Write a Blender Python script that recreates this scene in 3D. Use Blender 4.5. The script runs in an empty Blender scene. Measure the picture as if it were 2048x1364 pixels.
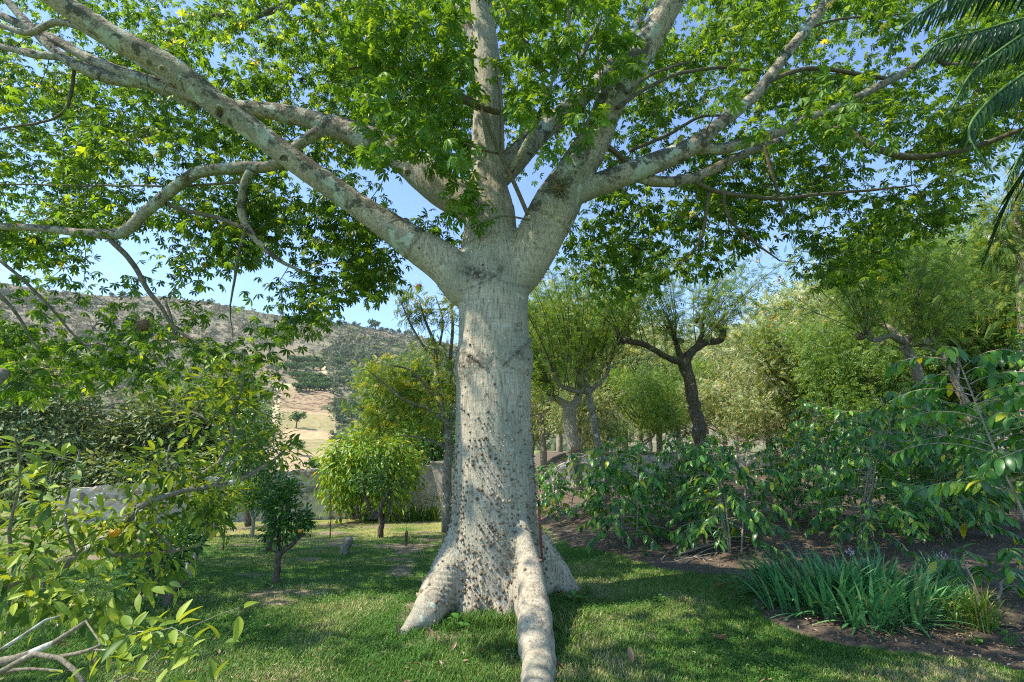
import bpy, math, random
import numpy as np
from mathutils import Vector, Matrix
R = math.radians
rng = np.random.default_rng(7)
random.seed(7)
scene = bpy.context.scene
col = scene.collection

# ---------------------------------------------------------------- camera, sky, sun, exposure
CAM = np.array([0.0, 0.0, 1.6]); PITCH = R(12.0); FPX = 1024.0
cd = bpy.data.cameras.new('camera'); cd.sensor_width = 36; cd.lens = 18.0
cd.clip_start = 0.05; cd.clip_end = 5000
cam = bpy.data.objects.new('camera', cd); col.objects.link(cam)
cam.location = CAM; cam.rotation_euler = (R(90) + PITCH, 0, 0)
scene.camera = cam
TO_SUN = Vector((-0.58, -0.15, 0.80)).normalized()
sun_el = math.asin(TO_SUN.z); sun_rot = math.atan2(TO_SUN.x, TO_SUN.y)
w = bpy.data.worlds.new('World'); scene.world = w; w.use_nodes = True
nt = w.node_tree
sky = nt.nodes.new('ShaderNodeTexSky'); sky.sky_type = 'NISHITA'; sky.sun_disc = False
sky.sun_elevation = sun_el; sky.sun_rotation = sun_rot; sky.air_density = 1.15; sky.dust_density = 0.25; sky.ozone_density = 4.5; sky.altitude = 2400
nt.links.new(sky.outputs[0], nt.nodes['Background'].inputs[0])
nt.nodes['Background'].inputs[1].default_value = 0.15
sd = bpy.data.lights.new('sun', 'SUN'); sd.energy = 3.5; sd.angle = R(0.5); sd.color = (1.0, 0.91, 0.76)
so = bpy.data.objects.new('sun', sd); col.objects.link(so)
so.rotation_euler = TO_SUN.to_track_quat('Z', 'Y').to_euler()
scene.view_settings.view_transform = 'Standard'; scene.view_settings.look = 'None'
scene.view_settings.exposure = 1.32; scene.view_settings.gamma = 1.0
scene.cycles.use_denoising = False; scene.cycles.filter_width = 1.1; scene.cycles.max_bounces = 8; scene.cycles.transparent_max_bounces = 8
scene.cycles.diffuse_bounces = 4; scene.cycles.transmission_bounces = 6

# ---------------------------------------------------------------- pixel (of the 2048 wide photo) <-> world
cp, sp = math.cos(PITCH), math.sin(PITCH)
def ray(px, py):
    u = (np.asarray(px, float) - 1024) / FPX; v = (682 - np.asarray(py, float)) / FPX
    return np.stack([u, cp - v * sp, sp + v * cp], -1)
def P(px, py, Y):
    d = ray(px, py); return CAM + d * (np.asarray(Y, float) / d[..., 1])[..., None]
def depth(p):
    return p[..., 1] * cp + (p[..., 2] - 1.6) * sp
def proj(p):
    p = np.asarray(p, float); x = p[..., 0]; y = p[..., 1]; z = p[..., 2] - 1.6
    t = np.maximum(y * cp + z * sp, 1e-3); v = (-y * sp + z * cp)
    return 1024 + FPX * x / t, 682 - FPX * v / t, (y * cp + z * sp)

# ---------------------------------------------------------------- noise
_lat = np.random.default_rng(3).random((256, 256))
def vnoise(x, y):
    xi = np.floor(x).astype(int); yi = np.floor(y).astype(int); fx = x - xi; fy = y - yi
    fx = fx * fx * (3 - 2 * fx); fy = fy * fy * (3 - 2 * fy)
    g = lambda a, b: _lat[a & 255, b & 255]
    return (g(xi, yi) * (1 - fx) + g(xi + 1, yi) * fx) * (1 - fy) + (g(xi, yi + 1) * (1 - fx) + g(xi + 1, yi + 1) * fx) * fy
def fbm(x, y, o=4):
    s = 0; a = 0.5; t = 0
    for i in range(o):
        s = s + a * vnoise(x * 2 ** i + 17.3 * i, y * 2 ** i + 9.1 * i); t += a; a *= 0.5
    return s / t
def sstep(a, b, x):
    t = np.clip((x - a) / (b - a), 0, 1); return t * t * (3 - 2 * t)

def gh(x, y):
    x = np.asarray(x, float); y = np.asarray(y, float)
    wr = sstep(-1.0, 3.5, x)
    l = -0.055 * np.clip(y - 6, 0, 20) ; r = 0.055 * np.clip(y - 5, 0, 26)
    return l * (1 - wr) + r * wr + 0.05 * (fbm(x * 0.5, y * 0.5, 3) - 0.5) + 0.10 * sstep(1.2, 0.3, np.abs(np.hypot(x - 0.0, y - 5.9)) / 1.2) * 0.5
def G(px, py):
    """ground point under a pixel"""
    d = ray(px, py); t = 0.5
    while t < 80:
        p = CAM + d * t
        if p[2] <= float(gh(p[0], p[1])): break
        t += 0.02 + t * 0.002
    p = CAM + d * t; p[2] = float(gh(p[0], p[1])); return p

# ---------------------------------------------------------------- mesh buffer
class Buf:
    def __init__(s): s.v = []; s.q = []; s.t = []; s.qm = []; s.tm = []; s.qa = []; s.ta = []; s.n = 0
    def add(s, v, q=None, t=None, mat=0, att=None):
        v = np.asarray(v, float).reshape(-1, 3)
        if q is not None and len(q):
            q = np.asarray(q, int).reshape(-1, 4); s.q.append(q + s.n); s.qm.append(np.full(len(q), mat))
            s.qa.append(np.full(len(q), 0.5) if att is None else np.broadcast_to(np.asarray(att, float), (len(q),)) if np.ndim(att) == 0 else np.asarray(att)[:len(q)])
        if t is not None and len(t):
            t = np.asarray(t, int).reshape(-1, 3); s.t.append(t + s.n); s.tm.append(np.full(len(t), mat))
            s.ta.append(np.full(len(t), 0.5) if att is None else np.broadcast_to(np.asarray(att, float), (len(t),)) if np.ndim(att) == 0 else np.asarray(att)[-len(t):])
        s.v.append(v); s.n += len(v)
    def mesh(s, name, mats, smooth=True):
        me = bpy.data.meshes.new(name)
        V = np.concatenate(s.v) if s.v else np.zeros((0, 3))
        Q = np.concatenate(s.q) if s.q else np.zeros((0, 4), int); T = np.concatenate(s.t) if s.t else np.zeros((0, 3), int)
        nl = Q.size + T.size; nf = len(Q) + len(T)
        me.vertices.add(len(V)); me.vertices.foreach_set('co', V.astype(np.float32).ravel())
        me.loops.add(nl); me.loops.foreach_set('vertex_index', np.concatenate([Q.ravel(), T.ravel()]).astype(np.int32))
        me.polygons.add(nf)
        ls = np.concatenate([np.arange(len(Q)) * 4, Q.size + np.arange(len(T)) * 3]).astype(np.int32)
        me.polygons.foreach_set('loop_start', ls)
        me.polygons.foreach_set('loop_total', np.concatenate([np.full(len(Q), 4), np.full(len(T), 3)]).astype(np.int32))
        me.polygons.foreach_set('material_index', np.concatenate(s.qm + s.tm).astype(np.int32))
        me.polygons.foreach_set('use_smooth', np.full(nf, smooth))
        for m in mats: me.materials.append(m)
        a = me.attributes.new('v', 'FLOAT', 'FACE'); a.data.foreach_set('value', np.concatenate(s.qa + s.ta).astype(np.float32))
        me.update(calc_edges=True); return me
def link(name, me, parent=None, loc=None):
    o = bpy.data.objects.new(name, me); col.objects.link(o)
    if parent is not None: o.parent = parent
    if loc is not None: o.location = loc
    return o
def tag(o, label=None, cat=None, group=None, kind=None):
    if label: o['label'] = label
    if cat: o['category'] = cat
    if group: o['group'] = group
    if kind: o['kind'] = kind
    return o
def root(name, label, cat, loc=(0, 0, 0), rz=0, sc=1, group=None):
    o = bpy.data.objects.new(name, None); col.objects.link(o); o.location = tuple(loc); o.rotation_euler = (0, 0, rz)
    o.scale = (sc, sc, sc); o.empty_display_size = 0.1
    return tag(o, label, cat, group)
def kids(o): return [c for c in bpy.data.objects if c.parent is o]
def dup(src, label, loc, rz=0, sc=1, group=None, lean=None):
    def cp_(o, par):
        c = o.copy(); col.objects.link(c); c.parent = par
        for k in kids(o): cp_(k, c)
        return c
    r = cp_(src, None); r['label'] = label; r.location = tuple(loc); r.rotation_euler = (lean[0], lean[1], rz) if lean else (0, 0, rz)
    r.scale = (sc, sc, sc) if np.ndim(sc) == 0 else sc
    if group: r['group'] = group
    return r

def resample(pts, rad, step):
    """catmull-rom through pts with radii"""
    p = np.asarray(pts, float); r = np.broadcast_to(np.asarray(rad, float), (len(p),))
    if len(p) == 2: p = np.array([p[0], (p[0] + p[1]) / 2, p[1]]); r = np.array([r[0], (r[0] + r[1]) / 2, r[1]])
    pp = np.vstack([2 * p[0] - p[1], p, 2 * p[-1] - p[-2]]); out = []; ro = []
    for i in range(len(p) - 1):
        a, b, c, d = pp[i:i + 4]; n = max(1, int(np.linalg.norm(c - b) / step))
        t = (np.arange(n) / n)[:, None]
        out.append(0.5 * (2 * b + (c - a) * t + (2 * a - 5 * b + 4 * c - d) * t ** 2 + (3 * b - a - 3 * c + d) * t ** 3))
        ro.append(r[i] + (r[i + 1] - r[i]) * t[:, 0])
    out.append(p[-1:]); ro.append(r[-1:]); return np.vstack(out), np.concatenate(ro)
def tube(buf, pts, rad, seg=6, mat=0, att=0.5, cap=True, bump=0.0, step=None):
    if step: pts, rad = resample(pts, rad, step)
    p = np.asarray(pts, float); n = len(p); r = np.broadcast_to(np.asarray(rad, float), (n,)).copy()
    t = np.gradient(p, axis=0); t /= np.linalg.norm(t, axis=1)[:, None] + 1e-9
    a = np.cross(t[0], [0, 0, 1.0]);
    if np.linalg.norm(a) < 0.1: a = np.cross(t[0], [1.0, 0, 0])
    A = np.zeros((n, 3)); 
    for i in range(n):
        a = a - t[i] * a.dot(t[i]); a = a / (np.linalg.norm(a) + 1e-9); A[i] = a
    B = np.cross(t, A); th = np.arange(seg) * 2 * math.pi / seg
    rr = r[:, None] * (1 + bump * (rng.random((n, seg)) - 0.5)) if bump else np.repeat(r[:, None], seg, 1)
    V = p[:, None] + (A[:, None] * np.cos(th)[None, :, None] + B[:, None] * np.sin(th)[None, :, None]) * rr[..., None]
    i = np.arange(n - 1)[:, None] * seg; j = np.arange(seg)[None]; k = (j + 1) % seg
    q = np.stack([i + j, i + k, i + seg + k, i + seg + j], -1).reshape(-1, 4)
    V = V.reshape(-1, 3); tt = None
    if cap:
        V = np.vstack([V, p[0] - t[0] * r[0] * 0.3, p[-1] + t[-1] * r[-1] * 0.5]); j = np.arange(seg); k = (j + 1) % seg
        tt = np.vstack([np.stack([k, j, np.full(seg, n * seg)], -1), np.stack([(n - 1) * seg + j, (n - 1) * seg + k, np.full(seg, n * seg + 1)], -1)])
    buf.add(V, q, tt, mat, att)

# ---------------------------------------------------------------- leaf templates (axis +X, normal +Z, length 1)
def leaf_t(width=0.4, n=3, droop=0.25, fold=0.12, wmax=0.45, wave=0.0):
    """one leaf blade: n+1 stations with midrib"""
    xs = np.linspace(0, 1, n + 2); v = []; q = []; t = []
    for i, x in enumerate(xs):
        z = -droop * x * x
        if i == 0 or i == n + 1: v.append((x, 0, z)); continue
        wv = width / 2 * (math.sin(math.pi * x ** (math.log(0.5) / math.log(wmax)))) ** 0.8
        dz = wave * (1 if i % 2 else -1)
        v += [(x, wv, z + fold * wv * 2 + dz), (x, 0, z), (x, -wv, z + fold * wv * 2 + dz)]
    t += [(0, 2, 1), (0, 3, 2)]
    for i in range(n - 1):
        a = 1 + 3 * i; b = a + 3; q += [(a, a + 1, b + 1, b), (a + 1, a + 2, b + 2, b + 1)]
    a = 1 + 3 * (n - 1); e = 1 + 3 * n; t += [(a, a + 1, e), (a + 1, a + 2, e)]
    return np.array(v, float), np.array(q, int).reshape(-1, 4), np.array(t, int)
def kite(width=0.28, droop=0.1, wm=0.5):
    return np.array([(0, 0, 0), (wm, -width / 2, -droop * 0.3), (1, 0, -droop), (wm, width / 2, -droop * 0.3)], float), np.array([(0, 1, 2, 3)]), np.zeros((0, 3), int)
def compose(parts):
    V = []; Q = []; T = []; n = 0
    for v, q, t in parts:
        V.append(v); Q.append(q + n); T.append(t + n); n += len(v)
    return np.vstack(V), np.vstack(Q), np.vstack(T)
def xf(tpl, ang=0, scale=1, off=(0, 0, 0), pitch=0, roll=0):
    v, q, t = tpl; M = np.array(Matrix.Rotation(ang, 3, 'Z') @ Matrix.Rotation(pitch, 3, 'Y') @ Matrix.Rotation(roll, 3, 'X'))
    return (v * scale) @ M.T + np.array(off), q, t
def palmate(fine=True, seed=0):
    r_ = random.Random(seed); ps = []
    base = leaf_t(0.34, 2, 0.30, 0.14, 0.62) if fine else kite(0.27, 0.35, 0.58)
    for a, L in ((0, 1), (42, .95), (-42, .95), (84, .8), (-84, .8), (126, .58), (-126, .58)):
        ps.append(xf(base, R(a + r_.uniform(-7, 7)), L * r_.uniform(.9, 1.08), pitch=R(r_.uniform(4, 26)), roll=R(r_.uniform(-20, 20))))
    return compose(ps)
def pinnate(k=7, width=0.42, ll=0.26, droop=0.25, term=True):
    ps = [];
    kt = kite(width, 0.2)
    for i in range(k):
        x = 0.2 + 0.75 * i / k
        for s in (1, -1):
            ps.append(xf(kt, s * R(68), ll * (1 - 0.35 * abs(i / k - .4)), (x, 0, -droop * x * x), R(12)))
    if term: ps.append(xf(kt, 0, ll, (0.94, 0, -droop * .9), R(15)))
    w_ = 0.006
    ps.append((np.array([(0, w_, 0), (0, -w_, 0), (.5, -w_, -droop * .25), (.5, w_, -droop * .25), (1, 0, -droop), (1, w_ * .3, -droop)], float), np.array([(0, 1, 2, 3), (3, 2, 4, 5)]), np.zeros((0, 3), int)))
    return compose(ps)

def unit(a): return a / (np.linalg.norm(a, axis=-1, keepdims=True) + 1e-9)
def rvec(n): return unit(rng.normal(size=(n, 3)))
def scatter(buf, tpl, pos, ax, up, scale, mat=0, att=None):
    v, q, t = tpl; N = len(pos)
    if N == 0: return
    ax = unit(ax); up = up - ax * (up * ax).sum(-1, keepdims=True); up = unit(up); si = np.cross(up, ax)
    sc = np.broadcast_to(np.asarray(scale, float), (N,))
    V = (v[None, :, 0, None] * ax[:, None] + v[None, :, 1, None] * si[:, None] + v[None, :, 2, None] * up[:, None]) * sc[:, None, None] + pos[:, None]
    off = (np.arange(N) * len(v))[:, None, None]
    att = rng.random(N) if att is None else np.broadcast_to(att, (N,))
    buf.add(V.reshape(-1, 3), (q[None] + off).reshape(-1, 4) if len(q) else None, None, mat, np.repeat(att, max(len(q), 1)))
    if len(t):
        base = buf.n - N * len(v)
        tt = (t[None] + off).reshape(-1, 3) + base
        buf.t.append(tt); buf.tm.append(np.full(len(tt), mat)); buf.ta.append(np.repeat(att, len(t)))

def connect(skel, srad, targets, buf, r_tip=0.004, k_r=0.0045, mat=0, seg=4, sag=0.06, maxr=0.05, step=0.22, avoid=None):
    """joins every target to the nearest skeleton point with a thin curved tube, so twigs branch off twigs; returns end directions"""
    S = [np.asarray(skel, float)]; Rr = [np.asarray(srad, float)]; S = np.concatenate(S); Rr = np.concatenate(Rr)
    cap = len(S) + len(targets) * 14; SS = np.zeros((cap, 3)); RR = np.zeros(cap); n = len(S); SS[:n] = S; RR[:n] = Rr
    d0 = np.array([np.min(((S - t) ** 2).sum(1)) for t in targets]); order = np.argsort(d0)
    dirs = np.zeros((len(targets), 3))
    for i in order:
        t = targets[i]; d = np.sqrt(((SS[:n] - t) ** 2).sum(1)); j = int(np.argmin(d)); a = SS[j]; L = d[j]
        r0 = min(RR[j] * 0.8, r_tip + k_r * L, maxr)
        m = max(2, min(12, int(L / step) + 1)); s = np.linspace(0, 1, m + 1)[:, None]
        side = rvec(1)[0] * L * 0.10; bow = np.array([0, 0, 1]) * L * sag
        pts = a + (t - a) * s + (side + bow) * np.sin(math.pi * s) + rng.normal(size=(m + 1, 3)) * 0.012 * L * np.sin(math.pi * s)
        rr = np.linspace(r0, min(r_tip, r0), m + 1)
        tube(buf, pts, rr, seg, mat, cap=False)
        SS[n:n + m] = pts[1:]; RR[n:n + m] = rr[1:]; n += m
        dirs[i] = unit(pts[-1] - pts[-2])
    return dirs

# ---------------------------------------------------------------- materials
def newmat(name):
    m = bpy.data.materials.new(name); m.use_nodes = True; return m, m.node_tree, m.node_tree.nodes['Principled BSDF']
def N(nt, t, **k):
    n = nt.nodes.new('ShaderNode' + t)
    for a, b in k.items(): setattr(n, a, b)
    return n
def ramp(nt, stops, src, interp='LINEAR'):
    r = N(nt, 'ValToRGB'); r.color_ramp.interpolation = interp; e = r.color_ramp.elements
    while len(e) < len(stops): e.new(0.5)
    for i, (p, c) in enumerate(stops):
        e[i].position = p; e[i].color = (*c, 1) if len(c) == 3 else c
    nt.links.new(src, r.inputs[0]); return r.outputs[0]
def leafmat(name, stops, trans=0.35, tcol=1.8, rough=0.45, spec=0.4, noise=None, tint=(1.5, 1.2, 0.4)):
    m, nt, b = newmat(name); L = nt.links
    a = N(nt, 'Attribute', attribute_name='v'); c = ramp(nt, stops, a.outputs['Fac'])
    b.inputs['Roughness'].default_value = rough; b.inputs['Specular IOR Level'].default_value = spec
    L.new(c, b.inputs['Base Color'])
    tr = N(nt, 'BsdfTranslucent'); mx = N(nt, 'Mix', data_type='RGBA', blend_type='MULTIPLY'); mx.inputs[0].default_value = 1
    L.new(c, mx.inputs[6]); mx.inputs[7].default_value = (tint[0] * tcol, tint[1] * tcol, tint[2] * tcol, 1); L.new(mx.outputs[2], tr.inputs[0])
    ms = N(nt, 'MixShader'); ms.inputs[0].default_value = trans; L.new(b.outputs[0], ms.inputs[1]); L.new(tr.outputs[0], ms.inputs[2])
    L.new(ms.outputs[0], nt.nodes['Material Output'].inputs[0]); return m
def texco(nt, scale=(1, 1, 1)):
    tc = N(nt, 'TexCoord'); mp = N(nt, 'Mapping'); mp.inputs['Scale'].default_value = scale; nt.links.new(tc.outputs['Object'], mp.inputs[0]); return mp.outputs[0]
def noise(nt, vec, scale, detail=4, rough=0.6, dist=0):
    n = N(nt, 'TexNoise'); n.inputs['Scale'].default_value = scale; n.inputs['Detail'].default_value = detail; n.inputs['Roughness'].default_value = rough
    n.inputs['Distortion'].default_value = dist
    if vec is not None: nt.links.new(vec, n.inputs['Vector'])
    return n.outputs['Fac']
def mixc(nt, fac, a, b, blend='MIX'):
    m = N(nt, 'Mix', data_type='RGBA', blend_type=blend)
    for s, v in ((0, fac), (6, a), (7, b)):
        if isinstance(v, (int, float)): m.inputs[s].default_value = v
        elif isinstance(v, tuple): m.inputs[s].default_value = (*v, 1)
        else: nt.links.new(v, m.inputs[s])
    return m.outputs[2]
def bump(nt, b, h, strength=0.5, dist=0.02):
    n = N(nt, 'Bump'); n.inputs['Strength'].default_value = strength; n.inputs['Distance'].default_value = dist
    nt.links.new(h, n.inputs['Height']); nt.links.new(n.outputs[0], b.inputs['Normal'])
def barkmat(name, base, dark, streak=(9, 9, 2.0), spot=None, spot_amt=0.55, bs=0.6, bd=0.01, rough=0.9):
    m, nt, b = newmat(name); b.inputs['Roughness'].default_value = rough; b.inputs['Specular IOR Level'].default_value = 0.15
    v = texco(nt, streak); n1 = noise(nt, v, 3, 6, 0.7)
    c = ramp(nt, [(0.3, dark), (0.62, base)], n1)
    if spot:
        v2 = texco(nt); n2 = noise(nt, v2, 7, 5, 0.65)
        f = ramp(nt, [(spot_amt, (0, 0, 0)), (spot_amt + 0.06, (1, 1, 1))], n2); c = mixc(nt, f, c, spot)
    nt.links.new(c, b.inputs['Base Color']); bump(nt, b, n1, bs, bd); return m

# ceiba bark: pale grey-beige, fine vertical fissures, dark moss on upper sides, pale lichen discs
def ceiba_bark(name, trunk):
    m, nt, b = newmat(name); b.inputs['Roughness'].default_value = 0.85; b.inputs['Specular IOR Level'].default_value = 0.2
    v0 = texco(nt); L = nt.links
    vs = texco(nt, (14, 14, 2.2)) if trunk else texco(nt, (9, 9, 9))
    st = noise(nt, vs, 3.5, 6, 0.72); big = noise(nt, v0, 1.6, 3, 0.5)
    c = ramp(nt, [(0.34, (0.18, 0.148, 0.10)), (0.50, (0.44, 0.38, 0.285)), (0.70, (0.60, 0.54, 0.42))], st)
    band = noise(nt, texco(nt, (1.5, 1.5, 38)), 1, 3, .6); c = mixc(nt, ramp(nt, [(0.56, (0, 0, 0)), (0.66, (.45, .45, .45))], band), c, (0.20, 0.18, 0.14))
    c = mixc(nt, ramp(nt, [(0.42, (0, 0, 0)), (0.62, (1, 1, 1))], big), c, mixc(nt, 0.6, c, (0.24, 0.25, 0.19)))
    # small pale flecks
    fl = noise(nt, texco(nt, (40, 40, 26)), 1.0, 2, 0.5)
    c = mixc(nt, ramp(nt, [(0.66, (0, 0, 0)), (0.70, (.7, .7, .7))], fl), c, (0.62, 0.60, 0.50))
    # lichen
    li = noise(nt, v0, 3.2 if not trunk else 4.5, 3, 0.6, 0.4); 
    fine = noise(nt, v0, 60, 2, 0.6)
    f = ramp(nt, [(0.55, (0, 0, 0)), (0.585, (.75, .75, .75))] if not trunk else [(0.66, (0, 0, 0)), (0.69, (.6, .6, .6))], li)
    c = mixc(nt, f, c, mixc(nt, fine, (0.42, 0.48, 0.40), (0.62, 0.68, 0.60)))
    geo = N(nt, 'NewGeometry'); sx = N(nt, 'SeparateXYZ'); L.new(geo.outputs['Normal'], sx.inputs[0])
    dk = noise(nt, v0, 5.5, 6, 0.75, 0.3)
    ad = N(nt, 'Math', operation='MULTIPLY_ADD'); L.new(sx.outputs[2], ad.inputs[0]); ad.inputs[1].default_value = 0.085 if not trunk else 0.07; L.new(dk, ad.inputs[2])
    fk = ramp(nt, [(0.49, (0, 0, 0)), (0.545, (0.92, 0.92, 0.92))] if not trunk else [(0.60, (0, 0, 0)), (0.68, (0.6, 0.6, 0.6))], ad.outputs[0])
    c = mixc(nt, fk, c, mixc(nt, fine, (0.035, 0.032, 0.022), (0.16, 0.15, 0.11)))
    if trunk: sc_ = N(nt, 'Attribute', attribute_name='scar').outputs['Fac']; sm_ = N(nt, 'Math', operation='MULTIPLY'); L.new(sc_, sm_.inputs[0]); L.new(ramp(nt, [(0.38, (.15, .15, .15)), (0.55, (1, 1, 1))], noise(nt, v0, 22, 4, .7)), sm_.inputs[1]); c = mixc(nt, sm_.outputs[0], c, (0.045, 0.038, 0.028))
    L.new(c, b.inputs['Base Color'])
    # ring wrinkles on limbs + fissures
    h = mixc(nt, 0.5, st, noise(nt, texco(nt, (30, 30, 30)), 1, 4, 0.7))
    bump(nt, b, h, 1.0, 0.02 if trunk else .032); return m
M = {}
M['bark'] = ceiba_bark('ceiba_bark', True); M['limb'] = ceiba_bark('ceiba_limb_bark', False)
m, nt_, b = newmat('spine'); b.inputs['Roughness'].default_value = 0.8
a = N(nt_, 'Attribute', attribute_name='v'); nt_.links.new(ramp(nt_, [(0, (0.10, 0.07, 0.042)), (0.6, (0.20, 0.15, 0.095)), (1, (0.36, 0.29, 0.20))], a.outputs['Fac']), b.inputs['Base Color']); M['spine'] = m
M['twig'] = barkmat('twig', (0.20, 0.17, 0.11), (0.07, 0.06, 0.04), (6, 6, 6))
M['grey_bark'] = barkmat('grey_bark', (0.30, 0.27, 0.21), (0.07, 0.06, 0.045), (10, 10, 3), (0.50, 0.50, 0.42), 0.58)
M['dark_bark'] = barkmat('dark_bark', (0.15, 0.12, 0.085), (0.03, 0.025, 0.018), (10, 10, 3), (0.33, 0.33, 0.27), 0.62)
M['citrus_bark'] = barkmat('citrus_bark', (0.27, 0.24, 0.17), (0.07, 0.06, 0.04), (30, 30, 30), (0.50, 0.50, 0.42), 0.56)
M['citrus_bark_fine'] = M['citrus_bark']
M['pale_bark'] = barkmat('pale_bark', (0.40, 0.36, 0.28), (0.15, 0.13, 0.09), (12, 12, 3))
M['deadwood'] = barkmat('deadwood', (0.44, 0.39, 0.31), (0.18, 0.14, 0.10), (14, 14, 14))
M['ceiba_leaf'] = leafmat('ceiba_leaf', [(0, (0.024, 0.062, 0.008)), (0.55, (0.050, 0.118, 0.013)), (0.88, (0.09, 0.18, 0.018)), (0.992, (0.17, 0.25, 0.02)), (1, (0.34, 0.30, 0.05))], 0.5, 2.6)
M['ceiba_young'] = leafmat('ceiba_young', [(0, (0.07, 0.17, 0.02)), (0.7, (0.12, 0.26, 0.03)), (1, (0.20, 0.33, 0.04))], 0.42, 1.5)
M['citrus_leaf'] = leafmat('citrus_leaf', [(0, (0.05, 0.12, 0.022)), (0.45, (0.11, 0.20, 0.03)), (0.8, (0.26, 0.36, 0.04)), (0.985, (0.36, 0.44, 0.05)), (1, (0.44, 0.42, 0.05))], 0.3, 1.3, 0.5, 0.3)
M['small_citrus'] = leafmat('small_citrus_leaf', [(0, (0.02, 0.08, 0.018)), (0.7, (0.05, 0.15, 0.022)), (1, (0.14, 0.26, 0.03))], 0.28, 1.5, 0.35, 0.5)
M['lime_citrus'] = leafmat('lime_citrus_leaf', [(0, (0.08, 0.17, 0.02)), (0.7, (0.17, 0.30, 0.03)), (0.94, (0.32, 0.40, 0.04)), (1, (0.5, 0.4, 0.03))], 0.3, 1.5, 0.4)
M['mango'] = leafmat('mango_leaf', [(0, (0.07, 0.125, 0.05)), (0.5, (0.17, 0.25, 0.10)), (0.9, (0.31, 0.39, 0.18)), (1, (0.42, 0.43, 0.25))], 0.25, 1.2, 0.55, 0.35)
M['bright_bush'] = leafmat('bright_bush_leaf', [(0, (0.09, 0.19, 0.02)), (0.6, (0.20, 0.36, 0.03)), (0.93, (0.36, 0.50, 0.05)), (1, (0.5, 0.36, 0.04))], 0.35, 1.3, 0.4)
M['pinn'] = leafmat('pinnate_leaf', [(0, (0.05, 0.12, 0.02)), (0.45, (0.10, 0.20, 0.025)), (0.8, (0.26, 0.34, 0.04)), (1, (0.45, 0.42, 0.05))], 0.4, 1.5)
M['ash'] = leafmat('ash_leaf', [(0, (0.04, 0.10, 0.02)), (0.5, (0.10, 0.20, 0.035)), (1, (0.28, 0.36, 0.05))], 0.35, 1.5)
M['feather'] = leafmat('feathery_leaf', [(0, (0.06, 0.14, 0.03)), (0.6, (0.14, 0.26, 0.05)), (1, (0.27, 0.38, 0.10))], 0.4, 1.7)
M['feather_pale'] = leafmat('feathery_pale_leaf', [(0, (0.06, 0.11, 0.035)), (0.4, (0.20, 0.29, 0.10)), (0.75, (0.44, 0.52, 0.26)), (1, (0.60, 0.56, 0.38))], 0.35, 1.3)
M['coffee'] = leafmat('coffee_leaf', [(0, (0.022, 0.09, 0.028)), (0.4, (0.055, 0.18, 0.042)), (0.85, (0.13, 0.31, 0.045)), (0.955, (0.24, 0.40, 0.04)), (1, (0.60, 0.52, 0.03))], 0.28, 1.9, 0.34, 0.5)
M['iris'] = leafmat('sword_leaf', [(0, (0.05, 0.18, 0.06)), (0.6, (0.11, 0.31, 0.11)), (0.93, (0.20, 0.42, 0.13)), (0.96, (0.40, 0.36, 0.16)), (1, (0.46, 0.34, 0.18))], 0.2, 1.2, 0.5, 0.4, tint=(1, 1.1, 0.8))
M['lily'] = leafmat('strap_leaf', [(0, (0.06, 0.17, 0.02)), (0.6, (0.13, 0.27, 0.03)), (0.85, (0.28, 0.34, 0.05)), (1, (0.48, 0.36, 0.12))], 0.3, 1.2)
M['weed'] = leafmat('weed_leaf', [(0, (0.05, 0.16, 0.025)), (1, (0.13, 0.30, 0.05))], 0.3, 1.3)
M['palm'] = leafmat('palm_leaf', [(0, (0.010, 0.045, 0.012)), (0.8, (0.022, 0.08, 0.018)), (1, (0.05, 0.11, 0.02))], 0.25, 1.5, 0.4)
M['airplant'] = leafmat('air_plant', [(0, (0.05, 0.06, 0.03)), (0.6, (0.14, 0.15, 0.07)), (1, (0.26, 0.24, 0.13))], 0.1, 1)
M['grass'] = leafmat('grass_blade', [(0, (0.055, 0.15, 0.024)), (0.45, (0.10, 0.22, 0.036)), (0.68, (0.17, 0.27, 0.065)), (0.8, (0.36, 0.35, 0.17)), (1, (0.54, 0.46, 0.28))], 0.25, 1.1, 0.6, 0.25)
M['litter'] = leafmat('dry_leaf', [(0, (0.10, 0.06, 0.035)), (0.5, (0.23, 0.14, 0.08)), (0.9, (0.40, 0.29, 0.16)), (1, (0.62, 0.55, 0.42))], 0.1, 1)
M['scrub'] = leafmat('hill_scrub', [(0, (0.09, 0.13, 0.06)), (0.3, (0.14, 0.175, 0.085)), (0.5, (0.19, 0.195, 0.105)), (0.75, (0.245, 0.225, 0.14)), (1, (0.33, 0.27, 0.18))], 0.2, 1.0, 0.9, 0.1, tint=(1, 1, 1))
M['hilltree'] = leafmat('hill_tree_leaf', [(0, (0.045, 0.10, 0.035)), (0.6, (0.09, 0.17, 0.05)), (1, (0.16, 0.25, 0.08))], 0.2, 1.0, 0.8, 0.2)
M['paletree'] = leafmat('pale_hill_leaf', [(0, (0.20, 0.24, 0.07)), (1, (0.38, 0.38, 0.14))], 0.2, 1.0, 0.8, 0.2)
def plain(name, c, rough=0.7, spec=0.3):
    m, nt, b = newmat(name); v = texco(nt); n1 = noise(nt, v, 40, 4, 0.6)
    nt.links.new(ramp(nt, [(0.3, tuple(x * 0.7 for x in c)), (0.7, tuple(min(1, x * 1.2) for x in c))], n1), b.inputs['Base Color'])
    b.inputs['Roughness'].default_value = rough; b.inputs['Specular IOR Level'].default_value = spec; return m
M['orange'] = plain('orange_peel', (0.75, 0.33, 0.02), 0.4, 0.5); M['green_fruit'] = plain('green_fruit', (0.06, 0.16, 0.02), 0.4, 0.5)
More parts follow.
